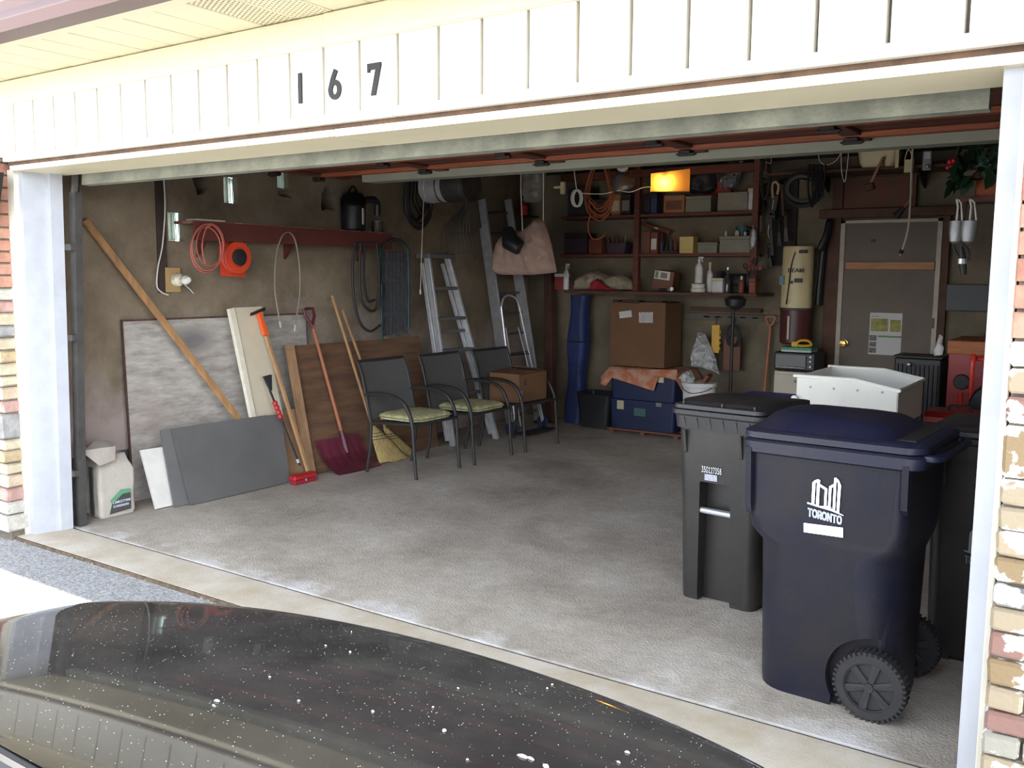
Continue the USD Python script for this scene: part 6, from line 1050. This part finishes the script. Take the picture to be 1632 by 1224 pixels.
thing('clamp_lamp', 'grey clamp lamp with a bell shade hanging right of the orange cord', 'clamp lamp', [('shade', rot(lathe([(.03, .07), (.06, .05), (.10, -.03), (.105, -.06), (.095, -.055), (.05, .04)], a, n=24), -14, (0, 1, 0)), GALV), ('socket', tube([a+[-.015, 0, .06], a+[-.03, 0, .15]], .025, 12), BLACKPLASTIC), ('clamp', box(a[0]-.01, a[0]+.07, a[1]-.02, a[1]+.02, a[2]+.07, a[2]+.085, .003), DKIRON), ('stem', tube([a+[-.03, 0, .14], a+[-.035, 0, .22], [a[0]-.03, a[1], ZC]], .012), DKIRON)])
a = at(999, 267, 'y', 4.7)
thing('tape_roll', 'white roll of tape hanging above the clamp lamp', 'tape', [('roll', lathe([(.025, -.02), (.05, -.02), (.05, .02), (.025, .02), (.025, -.02)], a+[.02, -.12, 0], 'y', 20), PAPER), ('hook', tube([a+[.02, -.12, .03], [a[0]+.02, a[1]-.12, ZC]], .004), DKIRON)])
# the glowing lamp
lc = np.array([2.01, 4.60, 2.425])
SHADE = usdkit.material(stage, '/World/Looks/amber_paper_shade', {'t': ('translucent_bsdf', {'color': (1.0, .74, .34)}), 'd': ('diffuse_bsdf', {'color': (.9, .6, .25)}), 'm': ('mix_closure', {'fac': .15})}, [('t.BSDF', 'm.closure1'), ('d.BSDF', 'm.closure2')], surface='m.closure')
GLOWB = emit('lamp_bulb_glow', (1.0, .74, .36), 170.0)
c8 = {}
for sx_ in (-1, 1):
    for sy_ in (-1, 1):
        for sz_ in (-1, 1): c8[sx_, sy_, sz_] = lc+np.array([sx_*.165*.88-sy_*.028*.46, sy_*.028*.88+sx_*.165*.46, sz_*.078+(.010*sx_ if sz_ > 0 else -.004)+(.02 if (sx_, sz_) == (1, 1) else 0)])
def side(q): return slab([c8[t] for t in q], .002)
P = [('shade_side', side(((-1, -1, -1), (1, -1, -1), (1, -1, 1), (-1, -1, 1))), SHADE), ('shade_side', side(((1, 1, -1), (-1, 1, -1), (-1, 1, 1), (1, 1, 1))), SHADE), ('shade_side', side(((-1, 1, -1), (-1, -1, -1), (-1, -1, 1), (-1, 1, 1))), SHADE), ('shade_side', side(((1, -1, -1), (1, 1, -1), (1, 1, 1), (1, -1, 1))), SHADE), ('bulb', ball(lc+[-.045, -.024, -.01], .018), GLOWB), ('socket', tube([lc+[-.045, -.024, .018], lc+[-.045, -.024, .09]], .016, 10), DKIRON), ('cord', tube([lc+[-.045, -.024, .08], lc+[-.04, -.02, .14], [lc[0]-.04, lc[1], ZC]], .005), DKIRON), ('top_bar', tube([lc+[-.14, -.07, .06], lc+[.14, .07, .085]], .004), DKIRON)]
thing('hanging_lamp', 'glowing amber paper lamp hanging in front of the shelving', 'lamp', P)
# ------------------------------------------------------------------ right side: hanging shelf, planter, workbench
TERR = mat('terracotta', (168, 88, 48), .7, var=.12, scale=8); IVY = usdkit.material(stage, '/World/Looks/ivy_leaf', {'i': ('geometry', {}), 'r': ('rgb_ramp', {'ramp': [(0, srgb(34, 62, 40)), (1, srgb(70, 102, 66))]}), 'p': ('principled_bsdf', {'roughness': .45}), 't': ('translucent_bsdf', {'color': srgb(60, 96, 50)}), 'm': ('mix_closure', {'fac': .2})}, [('i.random_per_island', 'r.fac'), ('r.color', 'p.base_color'), ('p.BSDF', 'm.closure1'), ('t.BSDF', 'm.closure2')], surface='m.closure')
thing('hanging_shelf', 'plank shelf fixed to the right wall holding the planter', 'shelf', [('plank', box(4.56, XR-.001, 3.12, 3.36, 2.055, 2.08, .003), UMBER), ('edge_strip', box(4.56, XR-.01, 3.105, 3.121, 2.05, 2.085, .002), RUSTW), ('hanger', box(4.60, 4.63, 3.33, 3.345, 2.05, ZC), DKIRON)])
thing('planter', 'terracotta planter trough on the hanging shelf', 'planter', [('trough', loft([rr(hx, hy, .02, z, 4, 4.93, 3.23) for hx, hy, z in ((.30, .075, 2.081), (.31, .085, 2.20), (.29, .068, 2.20), (.28, .06, 2.12))]), TERR), ('rim', loft([rr(hx, hy, .02, z, 4, 4.93, 3.23) for hx, hy, z in ((.31, .085, 2.19), (.322, .096, 2.195), (.322, .096, 2.225), (.30, .075, 2.226), (.295, .07, 2.19))]), TERR)])
def leaf(c, s, d, up_):
    o = [(0, 0), (.34, -.12), (.5, .18), (.3, .36), (.26, .62), (0, 1.), (-.26, .62), (-.3, .36), (-.5, .18), (-.34, -.12)]
    g = np.array([(x*s, y*s, -.25*s*abs(x)-.15*s*y*y) for x, y in o]); V_ = np.vstack([g, [[0, .3*s, .05*s]], g-[0, 0, .0015]])
    F_ = []
    for i in range(10): F_ += [[10, i, (i+1) % 10]]
    for i in range(1, 9): F_.append([11, 11+i+1, 11+i])
    for i in range(10): j = (i+1) % 10; F_ += [[i, 11+i, j], [j, 11+i, 11+j]]
    return frame(trimesh.Trimesh(V_, F_, process=False), c, d, up_)
RL = np.random.default_rng(5); parts_ = []
for k in range(85):
    u_ = RL.uniform(); c_ = np.array([4.53+.40*u_+RL.normal()*.02, 3.15+RL.normal()*.05, 2.285+.03*math.sin(6*u_)+RL.normal()*.04]); 
    if k > 74: c_ = np.array([4.50+RL.uniform(0, .1), 3.10+RL.normal()*.03, 2.12+RL.uniform(0, .1)])
    d_ = RL.normal(size=3); up_ = RL.normal(size=3)*.6+[0, -.3, -.5]; parts_.append(('leaf', leaf(c_, RL.uniform(.07, .11), d_, up_), IVY))
stem = [('stem', tube(sp([(4.75, 3.22, 2.20), (4.66+.03*k, 3.18-.03*k, 2.30+.02*k), (4.54+.03*k, 3.12, 2.28-.05*k)], 6), .004), mat('ivy_stem', (70, 60, 40), .8)) for k in range(3)]
BERRY = mat('red_berry', (170, 30, 44), .25)
be = [('berry', ball(at(px, py, 'y', 3.10), .016), BERRY) for px, py in ((1514, 258), (1520, 256), (1511, 267), (1517, 266), (1519, 272))]
thing('ivy_plant', 'artificial ivy with red berries spilling out of the planter', 'plant', stem+parts_+be)
# long dangling leaves behind scoops
def scoop(px, ptop, pbot, l, r):
    a, b = at(px, ptop, 'y', 3.02), at(px-3, pbot, 'y', 3.02); h_ = b[2]+.13
    return thing('metal_scoop', l, 'scoop', [('bowl', loft([np.array([b[0], 3.02, z])+np.stack([r*k*np.cos(t_ := np.linspace(0, 2*np.pi, 14, endpoint=False)), r*.55*k*np.sin(t_), 0*t_], 1) for k, z in ((.3, b[2]), (.8, b[2]+.012), (1, b[2]+.06), (1, b[2]+.13), (.93, b[2]+.13), (.9, b[2]+.06), (.6, b[2]+.02))]), GALV), ('strap', tube([(b[0], 3.02, h_-.01), (b[0]+.004, 3.02, h_+.08), a], .006), WCAB), ('strap', tube([(b[0]+r*.8, 3.02, h_), (b[0]+.02, 3.02, h_+.1), a+[.01, 0, 0]], .005), WCAB), ('hook', tube([a, a+[0, .05, .02], (a[0], 3.11, 2.065)], .004), STEEL)], 'metal scoops under the planter')
scoop(1525, 318, 388, 'dented metal scoop hanging left under the planter shelf', .038)
scoop(1546, 318, 388, 'metal scoop hanging right under the planter shelf', .044)
a, b = at(1532, 392, 'y', 3.05), at(1536, 438, 'y', 3.05)
thing('hand_drill', 'dark metal hand drill hanging below the scoops', 'hand drill', [('barrel', tube([a, (a+b)/2, b], [.012, .022, .016], 10), DKIRON), ('collar', tube([(a+b)/2+[0, 0, -.02], (a+b)/2+[0, 0, .01]], .026, 10), STEEL), ('arm', tube(sp([a+[0, 0, .02], a+[.04, 0, -.03], (a+b)/2+[.03, 0, .0]], 5), .007), DKIRON), ('arm', tube(sp([a+[-.05, 0, .03], a+[-.03, 0, -.03], (a+b)/2], 5), .007), DKIRON), ('hanging_wire', tube([a+[0, 0, .01], (a[0]+.01, 3.09, 2.06)], .003), DKIRON)])
BENCH = mat('orange_bench_wood', (168, 96, 40), .55, var=.2, scale=6, stretch=(.8, 6, 6)); REDST = mat('red_enamel', (150, 36, 32), .4, var=.06, scale=5); REDTUBE = mat('bright_red_tube', (206, 50, 40), .35)
x0, x1, y0, y1 = 4.30, 5.85, 4.60, 5.30
thing('workbench', 'workbench with a thick orange wood top and red steel sides', 'workbench', [('bench_top', box(x0, x1, y0, y1, 1.05, 1.15, .006), BENCH), ('side_panel', box(x0+.01, x0+.26, y0+.03, y0+.06, .05, 1.05, .004), REDST), ('side_panel', box(x0+.01, x0+.03, y0+.06, y1-.04, .05, 1.05, .004), REDST), ('side_panel', box(x1-.05, x1-.02, y0+.06, y1-.04, .05, 1.05, .004), REDST), ('apron_rail', box(x0+.26, x1-.05, y0+.04, y0+.06, .95, 1.05, .004), BENCH), ('foot_rail', box(x0+.01, x1-.02, y0+.05, y1-.05, 0, .05), DKIRON), ('round_cover', lathe([(.004, -.02), (.05, -.02), (.06, 0), (.06, .01)], (x0+.11, y0+.03, .84), 'y', 20), DKIRON)])
thing('tube_frame', 'pair of bright red tube handles standing in front of the workbench', 'handle frame', [('handle', tube(sp([(4.52, 4.30, .30), (4.52, 4.30, 1.0), (4.53, 4.34, 1.04), (4.60, 4.36, 1.04)], 5), .017, 10), REDTUBE), ('handle', tube([(4.46, 4.25, .30), (4.46, 4.25, .80)], .02, 10), REDTUBE), ('motor_housing', lathe([(.03, -.06), (.16, -.05), (.18, 0), (.16, .07), (.04, .09)], (4.68, 4.30, .70), 'y', 24), BLACKPLASTIC), ('base_frame', box(4.42, 4.80, 4.15, 4.45, .14, .30, .01), REDST), ('wheel', lathe([(.02, -.03), (.13, -.03), (.15, 0), (.13, .03), (.02, .03)], (4.40, 4.30, .15), 'x', 22), TYRE), ('wheel', lathe([(.02, -.03), (.13, -.03), (.15, 0), (.13, .03), (.02, .03)], (4.84, 4.30, .15), 'x', 22), TYRE), ('column', box(4.60, 4.72, 4.26, 4.34, .25, .66, .01), DKIRON)])
x0, x1, y0, y1 = 4.35, 4.72, 3.60, 3.92
thing('tool_chest', 'red metal tool chest behind the blue bin lid', 'tool chest', [('body', box(x0, x1, y0, y1, .03, .66, .005), REDST), ('lid', hull([(x, y, z) for x in (x0-.006, x1+.006) for y, z in ((y0-.008, .665), (y1+.008, .665), (y0+.03, .735), (y1-.03, .735), (y0-.008, .70), (y1+.008, .70))]), REDST), ('lid_handle', tube(sp([(x0+.12, (y0+y1)/2, .736), (x0+.13, (y0+y1)/2, .765), (x1-.13, (y0+y1)/2, .765), (x1-.12, (y0+y1)/2, .736)], 4), .008), DKIRON)]+[('drawer', box(x0+.01, x1-.01, y0-.012, y0, .08+.145*k, .21+.145*k, .004), REDST, {'kids': [('drawer_pull', box(x0+.1, x1-.1, y0-.02, y0-.011, .175+.145*k, .19+.145*k, .003), STEEL)]}) for k in range(4)]+[('caster', lathe([(.004, -.012), (.025, -.012), (.025, .012), (.004, .012)], (x, y, .026), 'y', 12), BLACKPLASTIC) for x in (x0+.05, x1-.05) for y in (y0+.05, y1-.05)])
P = [('casing', box(3.80, 4.16, 5.25, 5.55, .12, .95, .01), BLACKPLASTIC)]+[('fin', box(3.82+.034*k, 3.835+.034*k, 5.235, 5.25, .2, .9, .003), DKIRON) for k in range(10)]+[('chrome_knob', ball((3.92, 5.22, .90), .018), CHROME), ('top_plate', box(3.79, 4.17, 5.24, 5.56, .95, .97, .004), BLACKM), ('foot', box(3.84, 3.9, 5.3, 5.5, 0, .12), BLACKM), ('foot', box(4.06, 4.12, 5.3, 5.5, 0, .12), BLACKM)]
thing('space_heater', 'black finned heater standing by the house door', 'heater', P)
thing('white_gloves', 'pair of grubby white gloves draped over the black heater', 'gloves', [('glove', frame(puff([(0, 0), (.06, .01), (.07, .07), (.05, .10), (.055, .16), (.03, .18), (.01, .10), (-.01, .05)], .02, .012, 3, .4, 30), (4.11, 5.22, .98), (1, 0, 0), (0, .0, 1)), C_['white'])])
thing('white_box', 'white paper-wrapped box on a dark tray on the workbench', 'box', [('box', box(4.62, 4.90, 4.80, 5.0, 1.20, 1.31, .01), C_['white']), ('lid', box(4.615, 4.905, 4.795, 5.005, 1.285, 1.325, .008), C_['white'])])
thing('dark_tray', 'dark flat tray on the workbench', 'tray', [('tray', loft([rr(hx, .17, .03, z, 4, 4.74, 4.9) for hx, z in ((.20, 1.151), (.21, 1.16), (.22, 1.195), (.20, 1.199))]), DKIRON)])
